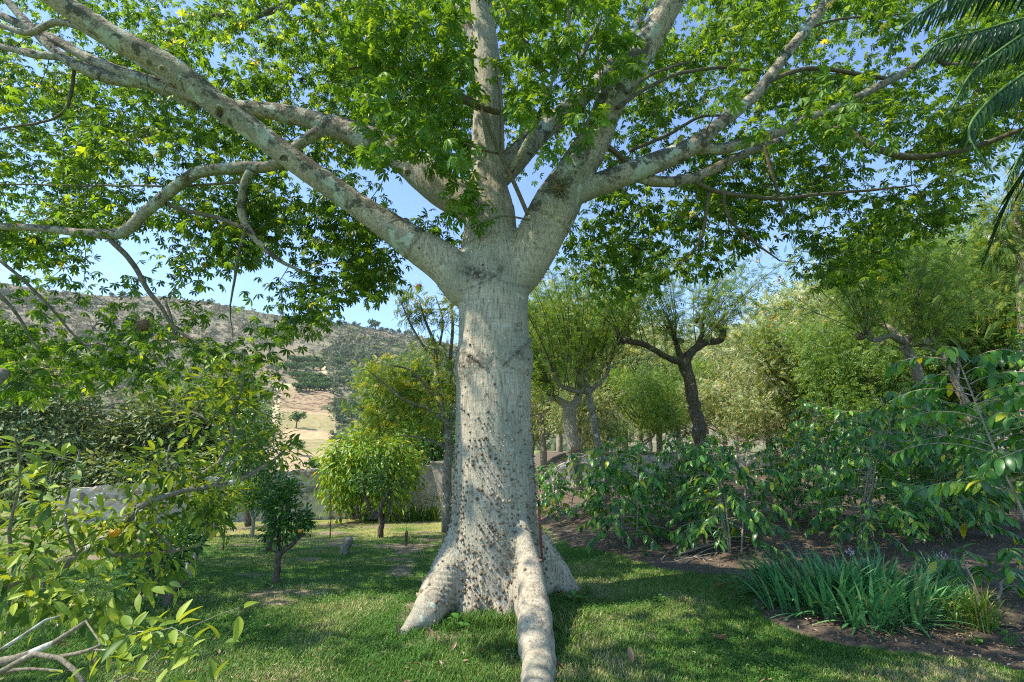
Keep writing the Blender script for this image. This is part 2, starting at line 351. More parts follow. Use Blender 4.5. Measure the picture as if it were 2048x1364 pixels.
M['rust'] = plain('rusty_steel', (0.22, 0.07, 0.035), 0.6, 0.4); M['black'] = plain('black_grip', (0.02, 0.02, 0.02), 0.5)
M['pink'] = plain('pink_petal', (0.55, 0.36, 0.50), 0.6); M['flower_orange'] = plain('orange_blossom', (0.80, 0.35, 0.05), 0.6)
M['nest'] = plain('nest_fibre', (0.22, 0.13, 0.07), 0.95); M['pod'] = plain('seed_pod', (0.22, 0.13, 0.06), 0.8)
M['stalk'] = plain('green_stalk', (0.10, 0.20, 0.05), 0.6)
M['hose'] = plain('black_hose', (0.02, 0.02, 0.022), 0.5)

# ---------------------------------------------------------------- ground
def inpoly(x, y, poly):
    poly = np.asarray(poly); inside = np.zeros(np.shape(x), bool); j = len(poly) - 1
    for i in range(len(poly)):
        xi, yi = poly[i]; xj, yj = poly[j]
        c = ((yi > y) != (yj > y)) & (x < (xj - xi) * (y - yi) / (yj - yi + 1e-12) + xi); inside ^= c; j = i
    return inside
bed_px = [(1086, 1050), (1140, 1092), (1230, 1108), (1330, 1142), (1470, 1152), (1525, 1178), (1508, 1212), (1540, 1252), (1640, 1284), (1760, 1302), (1900, 1318), (2060, 1352)]
bed = [G(a, b)[:2] for a, b in bed_px] + [np.array((9., 1.6)), np.array((60., 1.)), np.array((60., 60.)), np.array((-1.2, 60.)), np.array((-1.2, 20.5)), np.array((-0.2, 14.))]
bed = np.array(bed)
def soil_at(x, y):
    dx = 0.10 * (fbm(x * 3 + 5, y * 3, 3) - 0.5) * 2; dy = 0.10 * (fbm(x * 3, y * 3 + 40, 3) - 0.5) * 2
    return inpoly(x + dx, y + dy, bed)
def bare_at(x, y):
    """worn patches in the lawn"""
    return sstep(0.60, 0.70, fbm(x * 1.1 + 31, y * 1.1 + 12, 4)) * sstep(2.2, 0.2, x) 
def axis(a, dense0, dense1, step, b):
    mid = np.arange(dense0, dense1, step); lo = []; s = step; x = dense0
    while x > a: s *= 1.12; x -= s; lo.append(x)
    hi = []; s = step; x = mid[-1]
    while x < b: s *= 1.12; x += s; hi.append(x)
    return np.concatenate([lo[::-1], mid, hi])
gx = axis(-900, -7, 7.5, 0.055, 900); gy = axis(-600, 1.5, 13, 0.055, 900)
X, Y = np.meshgrid(gx, gy); S = soil_at(X, Y).astype(float); Bp = bare_at(X, Y) * (1 - S)
Z = gh(X, Y) + S * (0.012 + 0.05 * (fbm(X * 4, Y * 4, 4) - 0.5)) * (Y < 40)
far = np.hypot(X, Y)
gb = Buf(); ny, nx = X.shape
i = (np.arange(ny - 1)[:, None] * nx + np.arange(nx - 1)[None]); q = np.stack([i, i + 1, i + nx + 1, i + nx], -1).reshape(-1, 4)
gb.add(np.stack([X, Y, Z], -1).reshape(-1, 3), q)
m, nt, b = newmat('ground_soil_and_turf'); b.inputs['Roughness'].default_value = 0.95; b.inputs['Specular IOR Level'].default_value = 0.1
aS = N(nt, 'Attribute', attribute_name='soil').outputs['Fac']; aB = N(nt, 'Attribute', attribute_name='bare').outputs['Fac']; aD = N(nt, 'Attribute', attribute_name='dry').outputs['Fac']
v = texco(nt); n1 = noise(nt, v, 1.3, 5, 0.6); n2 = noise(nt, v, 28, 5, 0.7); n3 = noise(nt, v, 90, 3, 0.6)
turf = ramp(nt, [(0.3, (0.045, 0.11, 0.020)), (0.55, (0.08, 0.17, 0.03)), (0.75, (0.20, 0.24, 0.07))], n2)
dry = ramp(nt, [(0.3, (0.16, 0.20, 0.045)), (0.7, (0.42, 0.38, 0.15))], n2)
turf = mixc(nt, aD, turf, dry)
soil = ramp(nt, [(0.30, (0.05, 0.038, 0.028)), (0.55, (0.15, 0.118, 0.088)), (0.70, (0.27, 0.22, 0.165)), (0.78, (0.50, 0.45, 0.37))], mixc(nt, 0.5, n2, n3))
bare = ramp(nt, [(0.3, (0.16, 0.12, 0.075)), (0.7, (0.36, 0.30, 0.20))], n2)
c = mixc(nt, aB, turf, bare); c = mixc(nt, aS, c, soil)
nt.links.new(c, b.inputs['Base Color']); bump(nt, b, mixc(nt, 0.4, n2, n3), 0.8, 0.03); M['ground'] = m
me = gb.mesh('ground', [m])
dryv = np.clip(sstep(9.5, 13, Y) * sstep(0.35, 0.6, fbm(X * .6, Y * .6, 3)) + 0.5 * sstep(0.5, 0.65, fbm(X * .9 + 70, Y * .9, 3)), 0, 1)
for nme, arr in (('soil', S), ('bare', Bp), ('dry', dryv)):
    at = me.attributes.new(nme, 'FLOAT', 'POINT'); at.data.foreach_set('value', arr.astype(np.float32).ravel())
tag(link('ground', me), kind='structure', label='lawn running into dark bare soil')

# ---------------------------------------------------------------- the hill
sky_px = np.array([(-900, 520), (-300, 540), (0, 566), (180, 590), (300, 592), (430, 606), (540, 628), (640, 640), (740, 656), (830, 672), (960, 700), (1250, 745), (1600, 770), (2100, 780), (3200, 800)], float)
dd = ray(sky_px[:, 0], sky_px[:, 1]); saz = np.arctan2(dd[:, 0], dd[:, 1]); sel = np.arctan2(dd[:, 2], np.hypot(dd[:, 0], dd[:, 1]))
az = np.concatenate([np.linspace(R(-80), R(-45), 60, endpoint=False), np.linspace(R(-45), R(-3), 460, endpoint=False), np.linspace(R(-3), R(75), 160)])
NR = 330; tr = np.linspace(0, 1, NR)
E = np.interp(az, saz, sel) + 0.004 * (fbm(az * 60, az * 0 + 3, 3) - 0.5)
AZ, TT = np.meshgrid(az, tr); RRr = 62 + (430 - 62) * TT ** 1.25
EL = R(-3.2) + (E[None] - R(-3.2)) * TT ** 0.80
HX = RRr * np.sin(AZ); HY = RRr * np.cos(AZ)
rel = (fbm(HX * 0.035, HY * 0.035, 5) - 0.5) * 9 * TT * (1 - TT) * 3 + (fbm(HX * .3, HY * .3, 3) - .5) * 1.0 * TT
HZ = 1.6 + RRr * np.tan(EL) + rel
# fall away behind the ridge
hx2 = np.vstack([HX, HX[-1:] * 1.15, HX[-1:] * 1.6]); hy2 = np.vstack([HY, HY[-1:] * 1.15, HY[-1:] * 1.6]); hz2 = np.vstack([HZ, HZ[-1:] * 0.8, HZ[-1:] * 0 - 5])
hb = Buf(); ny, nx = hx2.shape; i = (np.arange(ny - 1)[:, None] * nx + np.arange(nx - 1)[None]); q = np.stack([i, i + 1, i + nx + 1, i + nx], -1).reshape(-1, 4)
hb.add(np.stack([hx2, hy2, hz2], -1).reshape(-1, 3), q)
def hill_interp(a, t):
    """point on the hill surface for azimuth a and slope fraction t"""
    fi = np.interp(a, az, np.arange(len(az))); fj = t * (NR - 1); i0 = np.clip(fi.astype(int), 0, len(az) - 2); j0 = np.clip(fj.astype(int), 0, NR - 2)
    u = (fi - i0)[..., None]; v = (fj - j0)[..., None]; H = np.stack([HX, HY, HZ], -1)
    return (H[j0, i0] * (1 - u) + H[j0, i0 + 1] * u) * (1 - v) + (H[j0 + 1, i0] * (1 - u) + H[j0 + 1, i0 + 1] * u) * v
def hill_px(px, py):
    """hill point seen at a pixel"""
    d = ray(px, py); a = math.atan2(d[0], d[1]); e = math.atan2(d[2], math.hypot(d[0], d[1]))
    ts = np.linspace(0, 1, 400); pt = hill_interp(np.full(400, a), ts); el = np.arctan2(pt[:, 2] - 1.6, np.hypot(pt[:, 0], pt[:, 1]))
    k = int(np.argmax(el >= e)) if (el >= e).any() else 399
    return pt[k]
Hpx, Hpy, _ = proj(np.stack([hx2, hy2, hz2], -1))
n_a = fbm(hx2 * .06, hy2 * .06, 5); n_b = fbm(hx2 * .5, hy2 * .5, 4); n_c = fbm(hx2 * .02 + 9, hy2 * .02, 4)
C = np.zeros(hx2.shape + (3,)); 
def setc(mask, c): 
    mk = np.asarray(mask, float)[..., None]; C[:] = C * (1 - mk) + np.asarray(c) * mk
setc(np.ones(hx2.shape), (0.19, 0.175, 0.115)); setc(sstep(.45, .62, n_a), (0.26, 0.23, 0.155)); setc(sstep(.50, .62, n_c) * .8, (0.13, 0.15, 0.075)); setc(sstep(.62, .72, n_b) * .6, (0.34, 0.30, 0.21))
wob = (n_b - .5) * 6
pm = lambda poly: inpoly(Hpx + wob, Hpy + wob, poly)
reds = pm([(505, 700), (600, 690), (650, 720), (640, 790), (540, 790), (500, 750)]); setc(reds * .7, (0.27, 0.22, 0.14))
setc(pm([(546, 770), (668, 775), (672, 935), (610, 960), (520, 960), (545, 850)]), (0.40, 0.31, 0.18))
fur = pm([(568, 778), (664, 786), (667, 828), (556, 816)]); setc(fur, (0.36, 0.285, 0.165))
setc(fur * (sstep(.50, .58, fbm(hx2 * 0.28, hy2 * 1.2, 3))), (0.19, 0.115, 0.075))
f2 = pm([(556, 822), (668, 832), (668, 862), (562, 858)]); setc(f2 * .55, (0.25, 0.25, 0.10)); f3 = pm([(565, 878), (668, 880), (670, 905), (560, 900)]); setc(f3 * (0.5 + 0.5 * np.sin(hy2 * 3.1)), (0.20, 0.22, 0.09))
setc(pm([(556, 858), (670, 866), (670, 880), (556, 876)]), (0.50, 0.36, 0.20))
setc(pm([(548, 775), (562, 775), (552, 850), (542, 850)]), (0.55, 0.43, 0.28))
setc(pm([(640, 718), (648, 718), (657, 762), (648, 762)]), (0.58, 0.44, 0.27))
setc(pm([(545, 766), (668, 774), (668, 780), (545, 771)]), (0.45, 0.42, 0.22))
setc(((Hpx > 150) & (Hpx < 200) & (Hpy > 815) & (Hpy < 860)) * .8, (0.52, 0.34, 0.16))
m, nt, b = newmat('hill_earth'); b.inputs['Roughness'].default_value = 1; b.inputs['Specular IOR Level'].default_value = 0
vc = N(nt, 'Attribute', attribute_name='col').outputs['Color']; n1 = noise(nt, texco(nt), 0.8, 5, 0.7)
nt.links.new(mixc(nt, 1.0, vc, ramp(nt, [(0.3, (.75, .75, .75)), (0.7, (1.25, 1.25, 1.25))], n1), 'MULTIPLY'), b.inputs['Base Color']); bump(nt, b, n1, 0.5, 0.5)
me = hb.mesh('hill', [m]); at = me.attributes.new('col', 'FLOAT_COLOR', 'POINT'); at.data.foreach_set('color', np.concatenate([C, np.ones(C.shape[:2] + (1,))], -1).astype(np.float32).ravel())
tag(link('hill', me), kind='structure', label='dry scrubby hillside with ploughed field and orchard plots')

def clumpball(buf, c, r, n, tpl, s, mat=0, flat=0.8, att=None, vert=0.3):
    d = rvec(n); d[:, 2] = d[:, 2] * flat; k = rng.random(n) ** 0.4
    pos = c + d * r * k[:, None]
    up = unit(d + rvec(n) * 0.7 + np.array([0, 0, vert])); ax = rvec(n)
    scatter(buf, tpl, pos, ax, up, s * (0.7 + 0.6 * rng.random(n)), mat, att)
# scrub cover: nobody could count it
sb = Buf(); NB = 12000
aa = rng.uniform(R(-50), R(12), NB); tt = rng.random(NB) ** 0.75
pt = hill_interp(aa, tt); px_, py_, _ = proj(pt)
field = inpoly(px_, py_, [(546, 772), (668, 776), (670, 935), (610, 960), (520, 960), (545, 850)])
bare_plot = inpoly(px_, py_, [(490, 690), (645, 690), (660, 775), (545, 775), (500, 790)])
keep = ~field & ~(bare_plot & (rng.random(NB) < .85)) & (tt > .03)
pt = pt[keep]; tt = tt[keep]; px_ = px_[keep]; py_ = py_[keep]; n = len(pt)
green = (px_ > 665) & (py_ > 715 - (px_ - 665) * 0.05); dens = vnoise(pt[:, 0] * .03, pt[:, 1] * .03)
rad = (0.6 + 1.5 * rng.random(n) ** 1.5) * (.40 + .75 * sstep(.05, .6, tt)) * np.where(green, 1.5, 1) * np.where(dens > .5, 1.3, 0.9)
k = 12; base = np.repeat(pt, k, 0); rr_ = np.repeat(rad, k); dvec = rvec(n * k); dvec[:, 2] = np.abs(dvec[:, 2]) * 0.9
att = np.where(green, rng.random(n) * .45, np.clip(rng.normal(0.62 - 0.35 * (dens > .62), .22, n), 0, 1)); att = np.repeat(att, k) + rng.normal(0, .06, n * k)
scatter(sb, kite(0.9, 0.2), base + dvec * rr_[:, None] * 0.9, rvec(n * k), unit(dvec + 0.6 * rvec(n * k)), rr_ * 0.75, 0, np.clip(att, 0, 1))
tag(link('hill_scrub', sb.mesh('hill_scrub', [M['scrub']], False)), kind='stuff', label='dry grey and olive scrub covering the hillside')

# small trees on the hill: shared meshes
def hill_tree(name, label, mat, seed, spread=1.0, tall=1.0):
    r = root(name, label, 'tree')
    tb = Buf(); tube(tb, [(0, 0, -0.3), (0.05, 0, 1.2 * tall), (0.1, 0.1, 2.4 * tall)], [0.16, 0.12, 0.08], 6)
    cb = Buf(); r_ = random.Random(seed)
    for i in range(7):
        a = r_.uniform(0, 6.28); q_ = r_.uniform(.2, 1.1) * spread
        c = np.array([math.cos(a) * q_, math.sin(a) * q_, 2.5 * tall + r_.uniform(-.4, .8)])
        tube(tb, [(0.05, 0, 1.2 * tall), tuple(c * np.array([.6, .6, .8])), tuple(c)], [.07, .05, .02], 4)
        clumpball(cb, c, 0.95, 60, kite(0.7, 0.2), 0.42, 0, 0.6)
    link('trunk', tb.mesh('trunk', [M['dark_bark']]), r); link('crown', cb.mesh('crown', [mat], False), r); return r
HO = None
HT = hill_tree('field_tree', 'lone round tree standing in the tan field on the hillside', M['hilltree'], 1, 1.25, 1.0)
p = hill_px(592, 856); HT.location = tuple(p); s_lone = np.hypot(*p[:2]) / 1024 * 30 / 3.7; HT.scale = (s_lone,) * 3; HT.name = 'field_tree'
orch = []
for (ax_, bx, y, n_) in ((588, 638, 722, 6), (580, 640, 735, 5), (586, 604, 752, 3), (592, 650, 775, 7), (600, 655, 764, 6), (612, 640, 757, 3)):
    for i in range(n_): orch.append((ax_ + (bx - ax_) * i / max(1, n_ - 1) + random.uniform(-2, 2), y + random.uniform(-2, 2), random.uniform(13, 19)))
for px, py, hpx in orch:
    p = hill_px(px, py + hpx * .4); s = np.hypot(*p[:2]) / 1024 * hpx / 3.4
    if HO is None: HO = hill_tree('orchard_tree', 'x', M['hilltree'], 5, 1.3, .45); HO.location = (0, 0, -50)
    dup(HO, 'dark green orchard tree in the grove above the ploughed field', p, random.uniform(0, 6), (s * 1.35, s * 1.35, s * 1.35), 'orchard trees on the hillside').name = 'orchard_tree'
for k_ in kids(HO): bpy.data.objects.remove(k_)
bpy.data.objects.remove(HO)
T2 = hill_tree('ridge_tree', 'small tree on the ridge line against the blue sky', M['hilltree'], 4, 1.25, .75)
ridge = [(633, 18), (648, 12), (660, 14), (676, 12), (690, 10), (706, 13), (716, 10), (741, 12), (752, 22), (762, 12), (775, 12), (786, 14), (800, 12), (812, 15), (822, 13), (560, 14), (610, 14), (590, 12), (238, 16), (215, 12), (262, 12)]
for i, (px, hpx) in enumerate(ridge):
    a = math.atan2(*ray(px, 650)[:2]); p = hill_interp(np.array([a]), np.array([0.995]))[0]; s = np.hypot(*p[:2]) / 1024 * hpx * random.uniform(.8, 1.25) / 3.2; p[2] -= s * .5
    if i == 0: T2.location = tuple(p); T2.scale = (s,) * 3; T2['group'] = 'trees along the ridge'; T2['label'] = 'small tree on the ridge line against the blue sky'
    else:
        o = dup(T2, 'small tree on the ridge line against the blue sky', p, random.uniform(0, 6), s, 'trees along the ridge'); o.name = 'ridge_tree'
        if px == 752: o['label'] = 'tallest tree on the ridge line, dark against the sky'
T3 = hill_tree('flowering_hill_tree', 'pale yellow-green tree in bloom on the upper hillside', M['paletree'], 9, 1.3, .8)
for i, (px, py, hpx) in enumerate([(706, 680, 12), (720, 686, 13), (733, 684, 12), (744, 700, 11), (757, 703, 12), (697, 690, 12), (765, 712, 9)]):
    p = hill_px(px, py); s = np.hypot(*p[:2]) / 1024 * hpx / 3.2
    if i == 0: T3.location = tuple(p); T3.scale = (s,) * 3; T3['group'] = 'pale blooming trees on the hill'
    else: dup(T3, 'pale yellow-green tree in bloom on the upper hillside', p, i, s, 'pale blooming trees on the hill').name = 'flowering_hill_tree'
for i, (px, py, hpx, lab) in enumerate([(170, 700, 22, 'dark round tree on the hillside below the ridge, far left'), (552, 750, 14, 'small dark tree beside the reddish bare plot'), (680, 735, 18, 'dark tree at the upper edge of the green hill wood'),
        (628, 958, 34, 'blue-green tree just above the stone wall on the hill foot'), (598, 790, 7, 'tiny bush tree at the corner of the ploughed field'), (512, 725, 12, 'small tree alone on the reddish bare plot'), (595, 912, 26, 'faded twiggy tree at the foot of the tan field')]):
    p = hill_px(px, py); s = np.hypot(*p[:2]) / 1024 * hpx / 3.4
    dup(HT, lab, p, i * 1.3, (s * 1.1, s * 1.1, s)).name = 'hill_tree'

# ---------------------------------------------------------------- stone wall
m, nt, b = newmat('wall_mortar'); v = texco(nt); n1 = noise(nt, v, 6, 6, 0.7); n2 = noise(nt, v, 1.2, 4, .6)
c = ramp(nt, [(0.3, (0.46, 0.41, 0.33)), (0.6, (0.74, 0.69, 0.60))], n1); c = mixc(nt, ramp(nt, [(0.45, (0, 0, 0)), (0.6, (.6, .6, .6))], n2), c, (0.30, 0.27, 0.23))
nt.links.new(c, b.inputs['Base Color']); b.inputs['Roughness'].default_value = .95; bump(nt, b, n1, .8, .03); M['mortar'] = m
m, nt, b = newmat('wall_stone'); a = N(nt, 'Attribute', attribute_name='v'); c = ramp(nt, [(0, (0.20, 0.18, 0.16)), (0.4, (0.40, 0.36, 0.31)), (0.8, (0.60, 0.55, 0.46)), (1, (0.50, 0.36, 0.27))], a.outputs['Fac'])
nt.links.new(c, b.inputs['Base Color']); b.inputs['Roughness'].default_value = .9; bump(nt, b, noise(nt, texco(nt), 12, 5, .7), .6, .02); M['stone'] = m
def ico():
    t = (1 + 5 ** .5) / 2; v = np.array([(-1, t, 0), (1, t, 0), (-1, -t, 0), (1, -t, 0), (0, -1, t), (0, 1, t), (0, -1, -t), (0, 1, -t), (t, 0, -1), (t, 0, 1), (-t, 0, -1), (-t, 0, 1)], float); v /= np.linalg.norm(v[0])
    f = np.array([(0, 11, 5), (0, 5, 1), (0, 1, 7), (0, 7, 10), (0, 10, 11), (1, 5, 9), (5, 11, 4), (11, 10, 2), (10, 7, 6), (7, 1, 8), (3, 9, 4), (3, 4, 2), (3, 2, 6), (3, 6, 8), (3, 8, 9), (4, 9, 5), (2, 4, 11), (6, 2, 10), (8, 6, 7), (9, 8, 1)])
    return v, f
IV, IF = ico()
def sphere_sub():
    v = list(map(tuple, IV)); f = []; cache = {}
    def mid(a, b):
        k = (min(a, b), max(a, b))
        if k not in cache:
            p = np.array(v[a]) + np.array(v[b]); v.append(tuple(p / np.linalg.norm(p))); cache[k] = len(v) - 1
        return cache[k]
    for a, b, c in IF:
        x, y, z = mid(a, b), mid(b, c), mid(c, a); f += [(a, x, z), (b, y, x), (c, z, y), (x, y, z)]
    return np.array(v), np.array(f)
SV, SF = sphere_sub()
def rough_wall(name, label, a, bb, h0, h1, th=0.35, stones=True, topvar=0.06, dens=22):
    """wall from ground point a to bb"""
    a = np.asarray(a, float); bb = np.asarray(bb, float); L = np.linalg.norm(bb[:2] - a[:2]); d = (bb[:2] - a[:2]) / L; nrm = np.array([d[1], -d[0]])
    if nrm[1] > 0: nrm = -nrm
    wb = Buf(); n = max(4, int(L / .12)); m_ = 12; s = np.linspace(0, 1, n + 1); g = np.array([float(gh(*(a[:2] + d * L * t))) for t in s])
    hh = h0 + (h1 - h0) * s + topvar * (rng.random(n + 1) - .5)
    ring = []
    for side, z01 in [(1, t) for t in np.linspace(0, 1, m_)] + [(-1, t) for t in (1, .5, 0)]:
        zz = g - 0.15 + (hh + .15) * z01; off = th / 2 * side * (1 - 0.08 * z01) + (0.025 * (rng.random(n + 1) - .5) if stones else 0.006 * (rng.random(n + 1) - .5))
        ring.append(np.stack([a[0] + d[0] * L * s + nrm[0] * off, a[1] + d[1] * L * s + nrm[1] * off, zz], -1))
    Rg = np.stack(ring, 1); k = Rg.shape[1]; i = np.arange(n)[:, None] * k; j = np.arange(k - 1)[None]
    q = np.stack([i + j, i + k + j, i + k + j + 1, i + j + 1], -1).reshape(-1, 4)
    wb.add(Rg.reshape(-1, 3), q); tq = np.array([(t, k - 1 - t, k - 2 - t, t + 1) for t in ()], int)
    # end caps
    for e in (0, n):
        base = e * k; wb.t.append(np.array([(base, base + t, base + t + 1) for t in range(1, k - 1)])); wb.tm.append(np.zeros(k - 2)); wb.ta.append(np.full(k - 2, .5))
    if stones:
        ns = int(L * (h0 + h1) / 2 * dens)
        for _ in range(ns):
            t = rng.random(); z = float(gh(*(a[:2] + d * L * t))) + rng.random() * (h0 + (h1 - h0) * t) * .97; sz = rng.uniform(.05, .14)
            c_ = np.array([*(a[:2] + d * L * t + nrm * (th / 2 - 0.01)), z]); V = SV * (1 + .15 * (rng.random((len(SV), 1)) - .5))
            V = (V[:, :1] * np.array([d[0], d[1], 0]) * sz * rng.uniform(.9, 1.5) + V[:, 1:2] * np.array([nrm[0], nrm[1], 0]) * .045 + V[:, 2:3] * np.array([0, 0, 1]) * sz * .75)
            wb.add(c_ + V, None, SF, 1, rng.random())
    o = link(name, wb.mesh(name, [M['mortar'], M['stone']], False)); return tag(o, label, 'wall')
WA = P(120, 1052, 15.5); WB = P(690, 1035, 18.0); WC = P(900, 1026, 19.5)
for w_ in (WA, WB, WC): w_[2] = 0
rough_wall('stone_wall', 'long low field-stone wall at the back of the lawn', WA, WB, 1.0, 1.75)
rough_wall('plastered_wall', 'pale grey plastered wall section behind the bright round shrub', WB + (WB - WA) * .002, WC + (WC - WA) * .04, 1.75, 1.8, stones=False, topvar=.01)
pw = Buf(); pc = P(872, 1030, 19.2)
for (ex, h, t_) in ((0, 1.95, .24),):
    x0, y0 = pc[0], pc[1]; g0 = float(gh(x0, y0)) - .1
    for z0, z1, s in ((0, h, .2), (h, h + .07, .24)):
        v_ = [(x0 + sx * s, y0 + sy * s, g0 + z) for z in (z0, z1) for sx, sy in ((-1, -1), (1, -1), (1, 1), (-1, 1))]
        pw.add(v_, [(0, 1, 5, 4), (1, 2, 6, 5), (2, 3, 7, 6), (3, 0, 4, 7), (4, 5, 6, 7), (3, 2, 1, 0)])
tag(link('wall_pillar', pw.mesh('wall_pillar', [M['mortar']], False)), 'square plastered pillar standing in the pale wall beside the thin lichen trunk', 'pillar')
ra = P(1090, 960, 17); rb = P(1185, 955, 17); rc = P(1500, 950, 17); rd = P(2100, 930, 22)
for w_ in (ra, rb, rc, rd): w_[2] = 0
rough_wall('rubble_wall', 'low mossy rubble wall glimpsed just right of the great trunk', ra, rb, .95, 1.0, dens=14)
rough_wall('terrace_wall', 'low terrace wall behind the coffee bushes under the pollarded trees', rb + np.array([.1, .1, 0]), rd, .75, .7, dens=8)
print('setting built')

# ================================================================ THE CEIBA
TY = 5.85
def pl(pts, Y0, Y1, wf=None):
    """pixel polyline [(x, y, width)] with depths running Y0..Y1 -> world points and radii"""
    a = np.array(pts, float); 
    if wf is not None: a[:, 2] *= np.interp(np.arange(len(a)), [0, 3, 5], [1, 1, wf])
    s = np.concatenate([[0], np.cumsum(np.hypot(np.diff(a[:, 0]), np.diff(a[:, 1])))]); s /= s[-1]
    Yv = Y0 + (Y1 - Y0) * s; p = P(a[:, 0], a[:, 1], Yv); return p, a[:, 2] / 2 * depth(p) / FPX
ceiba = root('ceiba_tree', 'huge pale spiny-trunked tree with spreading limbs and buttress roots in the centre of the lawn', 'tree')
tb = Buf()
ts = [(987, 1290, 200), (988, 1225, 190), (986, 1160, 196), (987, 1100, 184), (988, 1040, 172), (989, 960, 162), (988, 900, 156), (987, 800, 150), (988, 700, 143), (987, 630, 138), (987, 575, 140), (984, 520, 128), (981, 470, 108), (981, 420, 96), (977, 370, 74), (976, 300, 66), (977, 200, 58), (972, 100, 50), (962, 0, 44), (955, -120, 34)]
p, r = pl(ts, TY, TY); p[:2, 2] = [-0.35, -0.05]; tube(tb, p, r, 40, step=0.06, bump=0.0)
trunk_axis, trunk_rad = resample(p, r, .1)
zb = float(gh(0, 5.5))
def ctr(py): return P(987, py, TY)
def rootpath(pts, rad): tube(tb, [np.array(q_, float) for q_ in pts], rad, 20, step=0.05)
g = lambda px, py: G(px, py)
A = ctr(1000); gr = g(1078, 1330); r2_ = P(1072, 1420, 3.35); r2_[2] = float(gh(*r2_[:2])) - .03
rootpath([P(1028, 900, 5.72), P(1034, 1000, 5.62), P(1046, 1080, 5.42), P(1060, 1150, 5.14), P(1068, 1225, 4.76), P(1073, 1290, 4.42) + [0, 0, -.02], gr + [0, .08, .02], r2_, r2_ + [-.02, -.5, -.12]], [.03, .07, .105, .128, .145, .148, .140, .11, .07])
rootpath([P(1030, 1060, 5.7), P(1045, 1140, 5.45), P(1055, 1210, 5.15), P(1062, 1270, 4.9) + [0, 0, -.06]], [.10, .14, .13, .08])
rootpath([P(935, 940, 5.80), P(924, 1060, 5.70), P(900, 1135, 5.55), P(874, 1190, 5.38), P(850, 1232, 5.15), g(824, 1262) + [0, .05, .03], g(803, 1278) + [-.05, 0, -.05]], [.07, .14, .18, .185, .15, .10, .05])
rootpath([P(1035, 940, 5.95), P(1050, 1040, 6.0), P(1080, 1105, 6.1), P(1112, 1150, 6.22), P(1146, 1190, 6.3) + [0, 0, -.04], P(1175, 1225, 6.4)], [.07, .14, .18, .175, .13, .05])
rootpath([P(930, 1100, 6.1), P(880, 1165, 6.25), P(848, 1210, 6.3)], [.14, .12, .06])
rootpath([P(1000, 1080, 6.2), P(1010, 1130, 6.7), P(1015, 1160, 7.2)], [.2, .15, .06])
# webs of the buttresses
for (a1, a2, n_, r0) in ((P(900, 1135, 5.6), P(935, 1200, 5.5), 3, .16), (P(1085, 1120, 6.1), P(1080, 1200, 6.05), 3, .15), (P(960, 1100, 5.72), P(940, 1240, 5.42), 3, .20), (P(1015, 1100, 5.62), P(1010, 1250, 5.35), 3, .18), (P(905, 1130, 5.6), P(880, 1230, 5.4), 3, .15)):
    rootpath([a1, (a1 + a2) / 2, a2], [r0, r0, r0 * .8])
LIMBS = {  # name: (pixel polyline with widths, Y at start, Y at end)
 'A': ([(985, 590, 90), (935, 572, 92), (895, 532, 82), (840, 495, 70), (770, 448, 62), (700, 400, 59), (600, 330, 56), (500, 255, 58), (430, 205, 62), (340, 135, 60), (230, 75, 56), (130, 10, 54), (20, -70, 50), (-90, -150, 44)], 5.85, 4.2),
 'B': ([(985, 440, 70), (940, 408, 78), (880, 375, 70), (800, 312, 60), (720, 272, 55), (640, 245, 46), (560, 225, 42), (480, 214, 34), (400, 195, 32), (310, 165, 30), (200, 128, 26), (100, 75, 22), (0, 30, 18), (-120, -30, 14)], 5.9, 6.9),
 'D': ([(990, 590, 80), (1035, 550, 88), (1070, 490, 96), (1118, 400, 92), (1150, 345, 82), (1188, 280, 76), (1225, 200, 66), (1280, 110, 62), (1330, 25, 58), (1375, -60, 54), (1430, -170, 46)], 5.85, 4.9),
 'E': ([(1105, 415, 50), (1150, 388, 50), (1200, 368, 46), (1300, 330, 43), (1385, 292, 40), (1430, 255, 30), (1510, 190, 25), (1570, 112, 24), (1640, 22, 22), (1690, -50, 20), (1760, -140, 14)], 5.5, 6.2),
 'J': ([(985, 370, 45), (1030, 320, 50), (1075, 270, 44), (1130, 225, 38), (1190, 170, 30), (1250, 90, 22), (1300, 0, 15)], 5.95, 7.6),
}
